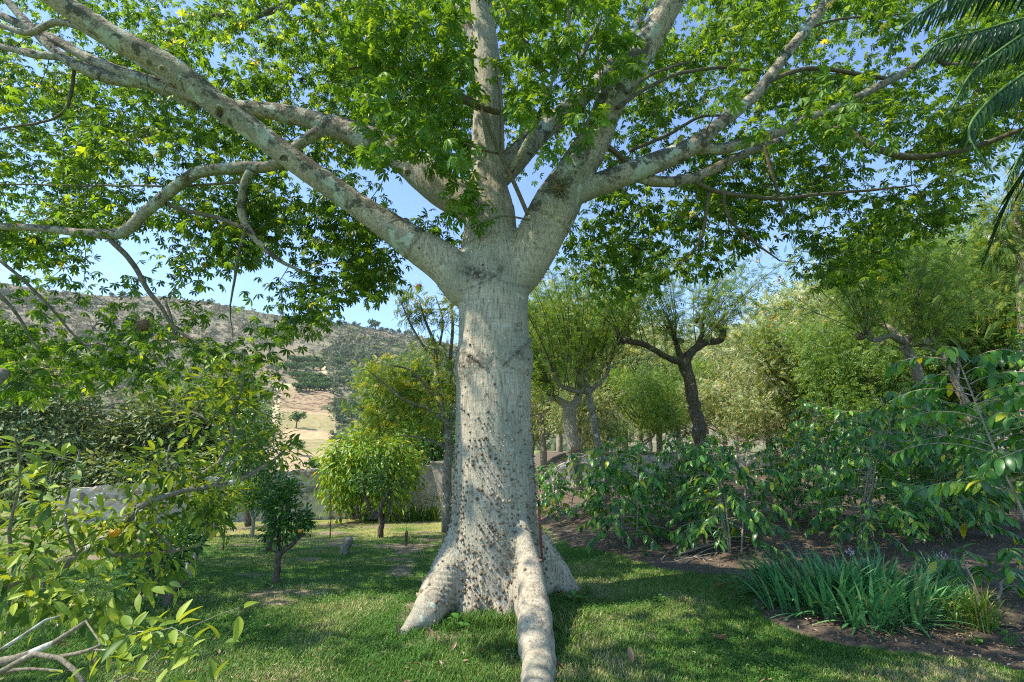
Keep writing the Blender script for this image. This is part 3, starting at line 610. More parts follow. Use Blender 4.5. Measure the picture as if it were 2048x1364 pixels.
SUB = [
 ([(640, 262, 30), (600, 288, 26), (548, 330, 26), (480, 334, 28), (400, 345, 28), (350, 375, 28), (290, 425, 27), (240, 465, 28), (150, 464, 20), (70, 456, 17), (0, 452, 17), (-120, 440, 12)], 6.0, 6.3),
 ([(395, 208, 30), (300, 170, 26), (200, 150, 30), (120, 110, 22), (40, 30, 18), (-40, -60, 14)], 6.6, 6.6),
 ([(120, 112, 20), (60, 108, 16), (0, 92, 14), (-90, 80, 10)], 6.6, 6.8),
 ([(350, 165, 24), (230, 95, 18), (160, 55, 18), (110, 45, 16), (60, 65, 14), (0, 50, 12), (-80, 20, 8)], 6.3, 6.5),
 ([(190, 135, 14), (120, 118, 10), (60, 102, 9), (0, 97, 8)], 6.9, 7.4),
 ([(500, 342, 20), (487, 378, 19), (486, 440, 18), (515, 482, 16), (560, 520, 10), (610, 545, 6)], 6.0, 6.4),
 ([(492, 455, 9), (478, 510, 8), (466, 570, 6), (460, 610, 4)], 6.1, 6.3),
 ([(222, 480, 13), (262, 520, 13), (288, 570, 12), (320, 610, 10), (350, 655, 8), (400, 690, 7), (440, 730, 5), (490, 790, 3)], 6.2, 6.0),
 ([(330, 600, 7), (345, 640, 6), (352, 680, 4)], 6.1, 6.1),
 ([(490, 362, 7), (400, 370, 6), (300, 372, 5), (120, 370, 4), (-60, 368, 3)], 6.0, 7.2),
 ([(325, 405, 9), (390, 425, 10), (450, 440, 11), (485, 455, 10)], 6.2, 6.1),
 ([(0, 520, 8), (60, 570, 7), (120, 640, 6), (170, 690, 3)], 5.2, 5.6),
 ([(-40, 550, 9), (30, 620, 7), (60, 680, 5), (80, 700, 3)], 5.0, 5.3),
 ([(150, 130, 8), (140, 200, 7), (110, 235, 6), (50, 250, 5), (0, 258, 4)], 6.8, 7.2),
 ([(1385, 294, 30), (1440, 298, 28), (1500, 283, 26), (1560, 262, 24), (1620, 236, 22), (1680, 212, 18), (1780, 160, 18), (1870, 112, 17), (1960, 80, 15), (2060, 40, 12), (2200, -20, 8)], 5.85, 6.4),
 ([(1600, 250, 18), (1650, 256, 14), (1700, 266, 16), (1735, 288, 18), (1790, 308, 16), (1850, 313, 14), (1930, 300, 12), (2050, 258, 12), (2200, 220, 8)], 5.95, 5.4),
 ([(1262, 348, 26), (1310, 362, 27), (1370, 360, 25), (1440, 332, 22), (1510, 298, 19), (1560, 280, 14)], 5.65, 6.5),
 ([(1392, 362, 12), (1430, 382, 12), (1500, 393, 10), (1570, 396, 9), (1650, 388, 8), (1740, 380, 7), (1830, 370, 4)], 5.8, 6.8),
 ([(1535, 165, 10), (1590, 142, 11), (1650, 136, 10), (1720, 150, 10), (1780, 158, 9)], 6.0, 6.6),
 ([(1870, 110, 12), (1900, 130, 14), (1960, 128, 13), (2060, 115, 12), (2200, 100, 8)], 6.2, 6.2),
 ([(1620, 55, 7), (1680, 38, 6), (1760, 30, 5), (1840, 28, 3)], 6.1, 7.0),
 ([(1205, 282, 14), (1235, 308, 14), (1262, 330, 18), (1290, 322, 14), (1360, 300, 10)], 5.4, 6.6),
 ([(1262, 300, 9), (1330, 272, 8), (1400, 235, 7), (1470, 232, 5)], 6.6, 7.4),
 ([(1235, 215, 12), (1290, 178, 9), (1350, 150, 8), (1440, 135, 8), (1500, 140, 5)], 5.2, 6.6),
 ([(1255, 185, 8), (1310, 145, 7), (1380, 125, 5)], 5.2, 6.2),
 ([(1420, 385, 10), (1412, 430, 9), (1400, 480, 8), (1370, 520, 5)], 5.9, 6.2),
 ([(1448, 385, 8), (1455, 430, 8), (1490, 470, 6), (1530, 500, 5), (1560, 520, 3)], 5.9, 6.4),
 ([(1530, 290, 10), (1545, 350, 9), (1560, 400, 7), (1570, 440, 4)], 6.2, 6.4),
 ([(968, 130, 28), (945, 70, 26), (915, 10, 26), (880, -70, 22)], 5.95, 6.3),
 ([(975, 215, 14), (920, 190, 14), (870, 165, 12), (800, 135, 10), (740, 128, 8), (700, 140, 5)], 5.7, 5.0),
 ([(1000, 225, 14), (950, 210, 16), (905, 190, 13), (850, 160, 10), (770, 128, 7)], 5.45, 4.9),
 ([(1010, 355, 22), (1040, 310, 16), (1070, 250, 13), (1100, 170, 12), (1125, 100, 11), (1140, 20, 10), (1150, -60, 8)], 5.55, 4.9),
 ([(1130, 160, 10), (1160, 120, 11), (1180, 80, 10), (1210, 20, 7)], 5.5, 5.6),
 ([(690, 380, 8), (600, 300, 5), (560, 260, 3)], 6.6, 7.4),
 ([(580, 0, 8), (520, 30, 12), (480, 50, 10), (430, 30, 8), (380, 80, 6)], 8.4, 8.0),
 ([(655, -40, 14), (600, 0, 12), (530, 28, 10)], 8.2, 8.4),
]
skel = []; srad = []
for k, (pts, y0, y1) in LIMBS.items():
    p, r = pl(pts, y0, y1, .80 if k in 'AB' else .86); pr, rr = resample(p, r, .05)
    skel.append(pr[6:]); srad.append(rr[6:])
    s = np.concatenate([[0], np.cumsum(np.linalg.norm(np.diff(pr, axis=0), axis=1))])
    cut = np.searchsorted(s, 1.35 if k in 'ABD' else .9)
    tube(tb, pr[:cut], rr[:cut] * 1.012, 24)
    if k in 'D':  # swelling where E leaves
        pass
    lb = Buf(); c0 = max(0, cut - 6); q_ = pr[c0:]; w_ = rr[c0:] * (1 + 0.05 * (fbm(np.arange(len(q_)) * .12, np.full(len(q_), 3.3 + ord(k)), 3) - .5) * 2)
    tube(lb, q_, w_, 22, bump=0.035); link('limb', lb.mesh('limb', [M['limb']]), ceiba)
skel.append(trunk_axis[30:]); srad.append(trunk_rad[30:] * .6)
for pts, y0, y1 in SUB:
    p, r = pl(pts, y0, y1); r = r * .82; pr, rr = resample(p, r, .06); n = len(pr)
    pr[1:] += 0.012 * (np.stack([fbm(np.arange(n - 1) * .2 + i * 7, np.full(n - 1, i * 3.1), 2) for i in range(3)], -1) - .5) * 2
    skel.append(pr); srad.append(rr); lb = Buf(); tube(lb, pr, rr, 12 if rr[0] > .04 else 8, bump=0.06)
    link('branch', lb.mesh('branch', [M['limb'] if rr[0] > .05 else M['twig']]), ceiba)
# straight green shoots in front
sh = Buf()
for pts, y0, y1 in (([(1056, 430, 11), (1030, 370, 11), (1002, 310, 10), (980, 262, 8), (960, 210, 6)], 5.2, 4.9), ([(1000, 308, 6), (960, 298, 6), (930, 286, 5)], 5.1, 4.8), ([(1000, 305, 5), (1001, 250, 4), (998, 190, 4), (990, 130, 3)], 5.1, 4.8),
                    ([(1165, 270, 6), (1170, 210, 6), (1160, 140, 5), (1148, 60, 4)], 5.0, 4.7), ([(1166, 268, 6), (1185, 220, 5), (1200, 160, 4), (1195, 100, 3)], 5.0, 4.7), ([(1060, 440, 5), (1010, 432, 5), (975, 440, 4), (940, 455, 3)], 5.2, 5.0), ([(1000, 310, 5), (1030, 285, 4), (1050, 262, 3)], 5.1, 5.0),
                    ([(1060, 90, 5), (1030, 60, 5), (1000, -10, 4)], 4.9, 4.8), ([(1010, 20, 6), (1040, 70, 6), (1070, 120, 5), (1100, 150, 4)], 4.9, 5.0)):
    p, r = pl(pts, y0, y1); tube(sh, p, r * .8, 6, step=.06); skel.append(resample(p, r, .08)[0]); srad.append(resample(p, r, .08)[1])
link('shoots', sh.mesh('shoots', [M['twig']]), ceiba)

# trunk as one continuous fused body
tm = tb.mesh('trunk', [M['bark']]); to = link('trunk', tm)
rm = to.modifiers.new('r', 'REMESH'); rm.mode = 'VOXEL'; rm.voxel_size = 0.021; rm.use_smooth_shade = True
smm = to.modifiers.new('s', 'SMOOTH'); smm.iterations = 14; smm.factor = 0.6
dg = bpy.context.evaluated_depsgraph_get(); nm = bpy.data.meshes.new_from_object(to.evaluated_get(dg)); to.modifiers.clear(); to.data = nm; bpy.data.meshes.remove(tm); nm.name = 'trunk'
to.parent = ceiba
nv = len(nm.vertices); co = np.zeros(nv * 3, np.float32); nm.vertices.foreach_get('co', co); co = co.reshape(-1, 3); no = np.zeros(nv * 3, np.float32); nm.vertices.foreach_get('normal', no); no = no.reshape(-1, 3)
# muscle ripples, growth rings below forks, two old branch scars with eyebrow folds
ang = np.arctan2(co[:, 0] - 0, co[:, 1] - TY)
vpx, vpy, _ = proj(co)
dsp = 0.010 * (fbm(ang * 2.2 + 10, co[:, 2] * .35, 3) - .5) * 2 + 0.006 * (fbm(co[:, 0] * 14, co[:, 2] * 3 + co[:, 1] * 9, 3) - .5)
def fold(px0, py0, px1, py1, w_, amp, sagp=0):
    global dsp
    t = np.clip((vpx - px0) / (px1 - px0), 0, 1); yl = py0 + (py1 - py0) * t + sagp * np.sin(math.pi * t); m_ = (vpx > min(px0, px1) - 2) & (vpx < max(px0, px1) + 2) & (co[:, 1] < TY)
    dsp += amp * np.exp(-((vpy - yl) / w_) ** 2) * m_ * sstep(0, .12, t) 
zc = lambda py: py
front = co[:, 1] < TY + .1
for (cx, cy, rx, ry, amp) in ((928, 735, 24, 34, .030), (1048, 722, 18, 36, .034)):
    q_ = ((vpx - cx) / rx) ** 2 + ((vpy - cy) / ry) ** 2; dsp += amp * np.exp(-q_ * 1.1) * front
for k in range(5): fold(916, 762 + k * 6, 985, 718 + k * 7, 2.5, -.006); fold(1064, 750 + k * 7, 995, 716 + k * 9, 2.5, -.006)
fold(914, 700, 972, 735, 4, .016, -9); fold(1064, 676, 1008, 730, 4, .018, -2)
for k in range(9): fold(915, 585 - k * 6, 990, 545 - k * 3, 2.4, -.006); fold(1060, 580 - k * 7, 1000, 560 - k * 4, 2.4, -.007)
for k in range(7): fold(855, 1195 - k * 9, 915, 1215 - k * 13, 2.6, -.008); fold(1150, 1170 - k * 10, 1095, 1190 - k * 9, 2.6, -.007)
dsp *= 1.5; low = sstep(.9, .2, co[:, 2]); dsp += low * .012 * (fbm(co[:, 0] * 5 + co[:, 2] * 3, co[:, 1] * 5 + 7, 3) - .5) * 2 + low * .0035 * np.sin((co[:, 1] * 34 + co[:, 0] * 9 + 6 * fbm(co[:, 0] * 4, co[:, 1] * 4, 2))); co2 = co + no * dsp[:, None]; nm.vertices.foreach_set('co', co2.astype(np.float32).ravel()); nm.update()
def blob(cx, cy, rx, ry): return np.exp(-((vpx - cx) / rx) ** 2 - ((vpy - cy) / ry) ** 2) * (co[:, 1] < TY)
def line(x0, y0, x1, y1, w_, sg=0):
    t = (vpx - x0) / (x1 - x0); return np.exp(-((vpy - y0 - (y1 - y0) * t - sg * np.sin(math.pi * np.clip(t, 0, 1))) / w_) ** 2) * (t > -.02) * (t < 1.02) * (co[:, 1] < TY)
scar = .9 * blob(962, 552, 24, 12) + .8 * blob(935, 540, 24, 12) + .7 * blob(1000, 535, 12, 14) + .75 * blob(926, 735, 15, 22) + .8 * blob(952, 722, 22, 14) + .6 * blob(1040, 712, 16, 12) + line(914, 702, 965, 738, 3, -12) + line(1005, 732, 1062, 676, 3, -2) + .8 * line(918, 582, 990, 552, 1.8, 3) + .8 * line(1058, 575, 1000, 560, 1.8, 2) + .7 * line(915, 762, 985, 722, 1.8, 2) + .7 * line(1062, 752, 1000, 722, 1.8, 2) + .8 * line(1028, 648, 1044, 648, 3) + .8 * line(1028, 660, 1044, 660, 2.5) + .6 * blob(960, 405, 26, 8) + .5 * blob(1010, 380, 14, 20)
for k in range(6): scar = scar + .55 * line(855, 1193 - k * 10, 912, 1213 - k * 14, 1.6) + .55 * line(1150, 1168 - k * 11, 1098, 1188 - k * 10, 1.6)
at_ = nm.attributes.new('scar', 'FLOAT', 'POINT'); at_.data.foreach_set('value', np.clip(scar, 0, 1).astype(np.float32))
# conical spines on the trunk
ar = np.zeros(len(nm.polygons), np.float32); nm.polygons.foreach_get('area', ar); fc = np.zeros(len(nm.polygons) * 3, np.float32); nm.polygons.foreach_get('center', fc); fc = fc.reshape(-1, 3)
fn = np.zeros(len(nm.polygons) * 3, np.float32); nm.polygons.foreach_get('normal', fn); fn = fn.reshape(-1, 3); fx, fy, _ = proj(fc)
z = fc[:, 2]; _, yz, _ = proj(np.stack([z * 0, z * 0 + 5.5, z], -1)); rad_ = np.hypot(fc[:, 0] + .2, fc[:, 1] - TY)
dn = np.interp(yz, [380, 480, 540, 600, 680, 720, 780, 850, 900, 960, 1020, 1080, 1160, 1215, 1240], [10, 24, 20, 6, 50, 45, 40, 190, 380, 640, 980, 1200, 1200, 800, 200])
dn *= np.clip(.12 + 1.9 * vnoise(ang_ := np.arctan2(fc[:, 0] + .2, fc[:, 1] - TY) * 2.2 + 20, z * 2.2), 0.15, 1.6) * (rad_ < .95)
out = (rad_ > .60) | (fn[:, 2] > .45); dn *= np.where(out & (z < 1.0), .13, 1)
onroot = (fx > 1034) & (fx < 1110) & (fy > 1060) & (fc[:, 1] < 5.45); dn *= np.where(onroot, .18, 1)
crotch = np.exp(-((fx - 965) / 34) ** 2 - ((fy - 545) / 26) ** 2) * (fc[:, 1] < TY); dn += 240 * crotch
s1 = np.exp(-((fx - 955) / 26) ** 2 - ((fy - 712) / 20) ** 2) * (fc[:, 1] < TY); dn += 120 * s1
pr_ = dn * ar; ns = rng.poisson(pr_); idx = np.repeat(np.arange(len(ar)), np.minimum(ns, 1)); idx = rng.permutation(idx)
# keep spacing
keep = []; grid = {}
for i in idx:
    c_ = fc[i]; k = tuple((c_ / .030).astype(int)); ok = True
    for a in (-1, 0, 1):
        for b_ in (-1, 0, 1):
            for c2 in (-1, 0, 1):
                for o_ in grid.get((k[0] + a, k[1] + b_, k[2] + c2), ()):
                    if ((fc[o_] - c_) ** 2).sum() < .026 ** 2: ok = False
    if ok: grid.setdefault(k, []).append(i); keep.append(i)
idx = np.array(keep); nS = len(idx)
th = np.arange(7) * 2 * math.pi / 7
cone = np.array([(0, math.cos(t), math.sin(t)) for t in th] + [(.55, .72 * math.cos(t + .2), .72 * math.sin(t + .2)) for t in th] + [(1.7, 0.10, -.1)])
cq = np.array([(i, (i + 1) % 7, 7 + (i + 1) % 7, 7 + i) for i in range(7)]); ct = np.array([(7 + i, 7 + (i + 1) % 7, 14) for i in range(7)])
spb = Buf(); szs = .008 + .015 * rng.random(nS) ** 1.6 * np.interp(yz[idx], [500, 800, 1000, 1200], [.7, .75, 1, 1.15])
scatter(spb, (cone, cq, ct), fc[idx] - fn[idx] * .004, fn[idx] + .12 * rvec(nS) + np.array([0, 0, -.12]), rvec(nS), szs)
tag(link('bark_spines', spb.mesh('bark_spines', [M['spine']]), ceiba), kind='stuff')
# knots: cut branch scars on limbs
def knot(px, py, Y, s, axis_, hollow=False):
    kb = Buf(); c_ = P(px, py, Y); d_ = unit(CAM - c_); rs = [1.0, .95, .72, .6, .35] if not hollow else [1.0, 1.02, .7, .5, .3]; hs = [-.3, .25, .38, .15, .12] if not hollow else [-.3, .45, .5, -.25, -.5]
    u_ = unit(np.cross(d_, [0, 0, 1.])); v_ = np.cross(u_, d_); t_ = np.arange(12) * math.pi / 6
    V = np.concatenate([c_ + (u_ * np.cos(t_)[:, None] + v_ * np.sin(t_)[:, None] * (1.5 if hollow else 1.1)) * s * a * (1 + .1 * (rng.random((12, 1)) - .5)) + d_ * h * s for a, h in zip(rs, hs)] + [(c_ + d_ * hs[-1] * s)[None]])
    i = np.arange(4)[:, None] * 12; j = np.arange(12)[None]; k = (j + 1) % 12
    kb.add(V, np.stack([i + j, i + k, i + 12 + k, i + 12 + j], -1).reshape(-1, 4)[::-1], None, 0, .5)
    kb.add(V[48:], None, np.array([(a, (a + 1) % 12, 12) for a in range(12)]), 1, .3)
    link('knot', kb.mesh('knot', [M['limb'], M['spine']]), ceiba)
knot(440, 225, 4.62, .055, None, True); knot(567, 318, 4.84, .045, None); knot(325, 138, 4.45, .035, None); knot(862, 355, 5.62, .05, None); knot(815, 345, 5.70, .04, None); knot(1036, 652, 5.38, .03, None)

# ---- the crown
gaps = [(308, 275, 16, 34), (730, 335, 34, 34), (1243, 248, 30, 40), (1218, 300, 22, 30), (1722, 90, 14, 46), (1712, 70, 22, 30), (640, 400, 14, 22), (100, 250, 14, 20), (215, 165, 22, 12), (660, 355, 20, 12), (90, 385, 22, 12), (1000, 560, 80, 80), (840, 560, 80, 120)]
polyL = np.array([(-160, -60), (700, -60), (1000, -60), (960, 150), (900, 300), (760, 300), (700, 345), (700, 400), (745, 395), (758, 430), (752, 490), (790, 530), (785, 555), (700, 590), (640, 590), (600, 655), (560, 650), (520, 700), (520, 740), (440, 770), (410, 790), (330, 740), (200, 700), (160, 760), (60, 790), (-160, 820)])
polyR = np.array([(1080, -60), (2210, -60), (2210, 240), (1990, 290), (1925, 300), (1935, 400), (1880, 440), (1800, 480), (1780, 545), (1700, 565), (1640, 540), (1620, 470), (1560, 440), (1510, 470), (1450, 500), (1400, 560), (1320, 540), (1250, 590), (1170, 560), (1100, 540), (1120, 470), (1220, 395), (1200, 350), (1270, 250), (1240, 190)])
def sample(poly, n, yf):
    out = []
    lo = poly.min(0); hi = poly.max(0)
    while len(out) < n:
        x, y = rng.uniform(lo, hi)
        if not inpoly(np.array(x), np.array(y), poly): continue
        if any(((x - gx_) / rx) ** 2 + ((y - gy_) / ry) ** 2 < 1 for gx_, gy_, rx, ry in gaps): continue
        if vnoise(np.array(x / 75.), np.array(y / 60.)) < .36 and rng.random() < .85: continue
        if x < 620 and y > 520 and rng.random() < .84: continue
        if x > 1000 and y > 400 and rng.random() < .45: continue
        out.append(P(x, y, yf(x, y)))
    return out
def yL(x, y):
    lo = 5.2 + .9 * sstep(0, 900, x) + .4 * (y < 250); hi = 8.0 + 2.8 * sstep(520, 100, y)
    return lo + (hi - lo) * rng.random() ** .8
def yR(x, y):
    lo = 5.9 - .9 * sstep(1700, 2100, x); hi = 8.4 + 2.8 * sstep(480, 80, y)
    return lo + (hi - lo) * rng.random() ** .8
spr = sample(polyL, 1420, yL) + sample(polyR, 1250, yR)
spr += [P(x, y, rng.uniform(7.4, 10)) for x, y in rng.uniform([660, -60], [1250, 330], (330, 2))]
# hanging tips seen against sky and hill
for (x0, y0, x1, y1, n, Y0, Y1) in ((820, 430, 900, 500, 8, 5.6, 6.2), (560, 600, 640, 660, 8, 6, 7), (400, 690, 540, 780, 14, 5.9, 6.6), (210, 660, 360, 760, 16, 5.8, 6.4), (0, 650, 160, 780, 18, 4.8, 5.6), (690, 500, 785, 575, 14, 6.2, 7.2), (640, 360, 760, 470, 10, 6.5, 7.5), (1640, 500, 1790, 560, 12, 6.8, 7.6), (1560, 380, 1900, 470, 24, 6.6, 7.6)):
    spr += [P(a, b, c) for a, b, c in rng.uniform([x0, y0, Y0], [x1, y1, Y1], (n, 3))]
# the rest of the crown, overhead and behind the camera
k = 0
while k < 720:
    a = rng.uniform(0, 2 * math.pi); q_ = 8.6 * rng.random() ** .5; x = -.2 + q_ * math.cos(a); y = TY + q_ * math.sin(a) * .98
    top = 10.5 * (1 - (q_ / 9.6) ** 2 * .35); z_ = rng.uniform(max(4.6, top * .62), top); u_, v_, dpt = proj(np.array([x, y, z_]))
    if dpt > .1 and -100 < u_ < 2150 and v_ > -50: continue
    if fbm(np.array(x * .55 + 4), np.array(y * .55), 2) < .40: continue
    spr.append(np.array([x, y, z_])); k += 1
spr += list(rng.uniform([-5.2, 1.6, 5.6], [.3, 3.8, 8.0], (170, 3)))  # extra unseen sprays added overhead to shade the front root
spr = [s_ for s_ in spr if not (s_[0] < -3.0 and s_[1] < 1.9 and s_[0] > -9)]  # unseen gap cut in the crown to let sun onto the foreground citrus
spr = [s_ for s_ in spr if not (s_[1] < 4.4 and (lambda q_: q_[2] > .2 and -60 < q_[0] < 2100 and q_[1] > -60)(proj(s_)))]
spr = np.array(spr)
_cp = []
for a_, y0, y1 in [LIMBS[k] for k in 'ABDE'] + SUB[:18]:
    p_, r_ = pl(a_, y0, y1); p_, r_ = resample(p_, r_, .12); u_, v_, _d = proj(p_); _cp.append(np.stack([u_, v_, p_[:, 1], r_ * FPX / np.maximum(_d, .5)], -1))
_cp = np.concatenate(_cp); su, sv, _sd = proj(spr)
for i in np.where((_sd > .5) & (su > -200) & (su < 2250) & (sv > -120))[0]:
    dd_ = np.hypot(_cp[:, 0] - su[i], _cp[:, 1] - sv[i]) - _cp[:, 3]; m_ = dd_ < 46
    if m_.any():
        yb = _cp[m_, 2].max() + .55
        if spr[i, 1] < yb and rng.random() < .93: spr[i] = P(su[i], sv[i], yb + rng.random() ** 1.5 * 2.6)
# bright young sprays in front of the trunk
pc_ = np.array([(690, 20), (1260, -40), (1262, 120), (1190, 240), (1120, 300), (1010, 210), (955, 280), (900, 310), (800, 300), (730, 300), (720, 220), (690, 110)])
yspr = []
while len(yspr) < 125:
    x, y = rng.uniform([680, -50], [1270, 330])
    if inpoly(np.array(x), np.array(y), pc_) and not (925 < x < 1035 and rng.random() < .85): yspr.append(P(x, y, rng.uniform(4.45, 5.25)))
yspr += [P(a, b, c) for a, b, c in rng.uniform([1420, 170, 4.6], [1760, 290, 5.0], (16, 3))]
yspr += [P(a, b, c) for a, b, c in rng.uniform([890, 395, 5.2], [980, 440, 5.4], (6, 3))] + [P(a, b, c) for a, b, c in rng.uniform([740, 270, 5.0], [940, 350, 5.5], (14, 3))]
yspr = np.array(yspr)
twb = Buf(); SK = np.concatenate(skel); SR = np.concatenate(srad)
dirs = connect(SK, SR, np.vstack([spr, yspr]), twb, .0045, .006, maxr=.04)
tag(link('twigs', twb.mesh('twigs', [M['twig']]), ceiba), kind='stuff')
PT = [palmate(True, s) for s in range(4)]
def leaves(buf, centres, dirs, nl, spread, size, mat=0, drop=.0):
    for s in range(4):
        sel = np.arange(s, len(centres), 4); c_ = np.repeat(centres[sel], nl, 0); d_ = np.repeat(dirs[sel], nl, 0); n = len(c_)
        off = rvec(n) * np.array([1, 1, .55]) + d_ * .35; pos = c_ + off * spread * (rng.random((n, 1)) ** .6)
        ax = unit(unit(off) * .9 + rvec(n) * .5 + np.array([0, 0, -.35])); up = unit(np.array([0, 0, 1.]) + .55 * rvec(n))
        scatter(buf, PT[s], pos, ax, up, size * rng.uniform(.75, 1.15, n), mat)
cb = Buf(); leaves(cb, spr, dirs[:len(spr)], 13, .40, .110); link('crown', cb.mesh('crown', [M['ceiba_leaf']], False), ceiba)
yb = Buf(); leaves(yb, yspr, dirs[len(spr):], 8, .24, .125); o = link('young_foliage', yb.mesh('young_foliage', [M['ceiba_young']], False), ceiba); o['label'] = 'lime green young leaves sprouting before the upper trunk'
print('ceiba', len(spr), nS)

# ================================================================ OTHER TREES AND SHRUBS
LT = leaf_t(0.42, 3, 0.22, 0.2, 0.45); LK = kite(0.42, 0.25, .45); LN = kite(0.30, 0.3, .5)
PN3 = pinnate(3, 0.5, 0.42, 0.3); PN = pinnate(6, 0.45, 0.28, 0.3); PN5 = pinnate(4, 0.45, 0.34, 0.3)
FE = pinnate(9, 0.30, 0.24, 0.3); FE5 = pinnate(5, 0.34, 0.32, 0.35)
def ell(cl, n, shell=.5):
    """n points spread through ellipsoids (cx, cy, cz, rx, ry, rz) by volume"""
    cl = np.asarray(cl, float); w_ = cl[:, 3] * cl[:, 4] * cl[:, 5]; k = rng.choice(len(cl), n, p=w_ / w_.sum())
    return cl[k, :3] + rvec(n) * (rng.random((n, 1)) ** (1 / (1 + 2 * shell + .8))) * cl[k, 3:]
def epx(lst, Y, o, ydepth=1.0):
    """pixel ellipses [(px, py, rx, ry)] at depth Y -> local ellipsoids about origin o"""
    r = []
    for e in lst:
        dY = e[4] if len(e) > 4 else 0; c = P(e[0], e[1], Y + dY); s = depth(c) / FPX
        r.append((*(c - o), e[2] * s, (e[2] + e[3]) / 2 * s * ydepth, e[3] * s))
    return r
def plant(name, label, cat, o, stems, clumps, nspr, lps, spread, tpls, size, leafm, bark, tip=.004, kr=.006, droop=.3, upb=.6, twigs=True, parts=('trunk', 'crown'), group=None, ysc=1, seg=8, cent_out=.6, maxr=.04, sticky=None):
    """stems: list of (world or pixel-derived points, radii) ; clumps: local ellipsoids"""
    rt = root(name, label, cat, o, 0, 1, group); tb_ = Buf(); S = []; Rr_ = []
    for pts, rad in stems:
        p_, r_ = resample(np.asarray(pts) - o, rad, max(.03, np.linalg.norm(np.asarray(pts)[0] - np.asarray(pts)[-1]) / 14))
        if len(p_) > 3: p_[1:-1] += rng.normal(size=(len(p_) - 2, 3)) * r_[1:-1, None] * .18
        tube(tb_, p_, r_, seg, bump=.08); S.append(p_); Rr_.append(r_)
    link(parts[0], tb_.mesh(parts[0], [M[bark]]), rt)
    T = ell(clumps, nspr); S = np.concatenate(S); Rr_ = np.concatenate(Rr_); tw = Buf(); hi = S[:, 2] > S[:, 2].max() * .25
    d = connect(S[hi], Rr_[hi], T, tw, tip, kr, maxr=maxr)
    if twigs: link('twigs', tw.mesh('twigs', [M[bark]]), rt)['kind'] = 'stuff'
    cb_ = Buf(); n = nspr * lps; c_ = np.repeat(T, lps, 0); dd_ = np.repeat(d, lps, 0); cen = np.array(clumps)[:, :3].mean(0)
    off = rvec(n) + dd_ * .5; pos = c_ + off * spread * rng.random((n, 1)) ** .6; outw = unit(pos - cen)
    ax = unit(unit(off) + outw * cent_out + np.array([0, 0, -droop]) + (.4 if cent_out > .2 else 1.2) * rvec(n)); up = unit(np.array([0, 0, upb]) + outw * .4 + .5 * rvec(n))
    for i, tp in enumerate(tpls):
        s_ = slice(i, None, len(tpls)); scatter(cb_, tp, pos[s_], ax[s_], up[s_], size * rng.uniform(.7, 1.2, len(pos[s_])))
    link(parts[1], cb_.mesh(parts[1], [M[leafm]], False), rt); return rt
def PL(lst, Y0, Y1):  # stems from pixels
    return pl(lst, Y0, Y1)
def at(px, py, Y):  # ground point under column px at depth Y (py only sets the column)
    p_ = P(px, py, Y); p_[2] = float(gh(p_[0], p_[1])); return p_

# left background
o = at(70, 1000, 17)
plant('mango_tree', 'tall dark grey-green tree at the far left behind the citrus branches', 'tree', o, [PL([(60, 1060, 40), (70, 960, 34), (80, 850, 26), (90, 780, 14)], 17, 17), PL([(70, 950, 24), (130, 880, 16), (170, 850, 10)], 17, 17), PL([(70, 950, 24), (0, 880, 16)], 17, 17)],
      epx([(20, 960, 110, 60, -1), (60, 830, 120, 70), (110, 760, 80, 60, .5), (150, 820, 60, 50, 0), (170, 730, 36, 30, 0), (-60, 760, 110, 110), (0, 880, 90, 60, -1), (120, 900, 60, 40, -.6), (-150, 900, 120, 120)], 17, o), 1300, 20, .40, [LK], .20, 'mango', 'dark_bark')
o = at(350, 1000, 18)
plant('mango_tree', 'broad rounded grey-olive tree filling the gap left of the ploughed field', 'tree', o, [PL([(370, 1060, 36), (365, 960, 30), (360, 880, 16)], 18, 18), PL([(365, 950, 20), (440, 880, 12)], 18, 18), PL([(365, 950, 20), (260, 900, 12)], 18, 18)],
      epx([(330, 850, 90, 75), (230, 900, 80, 60, -.5), (420, 850, 80, 70, .3), (300, 960, 120, 45, -1), (420, 950, 90, 50, -.5), (480, 850, 60, 60), (190, 960, 60, 50, -1.5), (480, 930, 60, 50, 0)], 18, o), 1200, 20, .40, [LK], .20, 'mango', 'dark_bark')
o = at(500, 1000, 14.5)
plant('leafy_tree', 'fresh green leafy tree at the right edge of the broad grey-olive tree', 'tree', o, [PL([(500, 1050, 20), (495, 980, 16), (490, 900, 9)], 14.5, 14.5)],
      epx([(500, 890, 55, 55), (520, 830, 35, 40), (540, 880, 30, 20), (480, 950, 50, 40)], 14.5, o), 260, 14, .3, [LK], .11, 'small_citrus', 'dark_bark')
o = at(735, 1030, 17)
plant('round_shrub', 'bright lime-green rounded shrub with drooping leaves in front of the stone wall', 'shrub', o,
      [PL([(725 + dx * .35, 1038, 7), (728 + dx * .7, 1000, 6), (735 + dx, 940, 5), (740 + dx * 1.2, 890, 4)], 17, 17 + dy) for dx, dy in ((-60, 0), (-40, .5), (-20, -.4), (-5, .3), (12, -.3), (30, .6), (55, 0), (-50, -.6), (40, -.7), (70, .4))],
      epx([(740, 925, 92, 62), (700, 945, 62, 55, -.5), (790, 930, 60, 55, .3), (735, 885, 62, 32), (680, 985, 34, 40, -.8), (770, 985, 50, 35, -.5)], 17, o), 620, 13, .33, [LN, LK], .20, 'bright_bush', 'pale_bark', droop=1.1, upb=.3, parts=('stems', 'foliage'))
o = at(850, 980, 20)
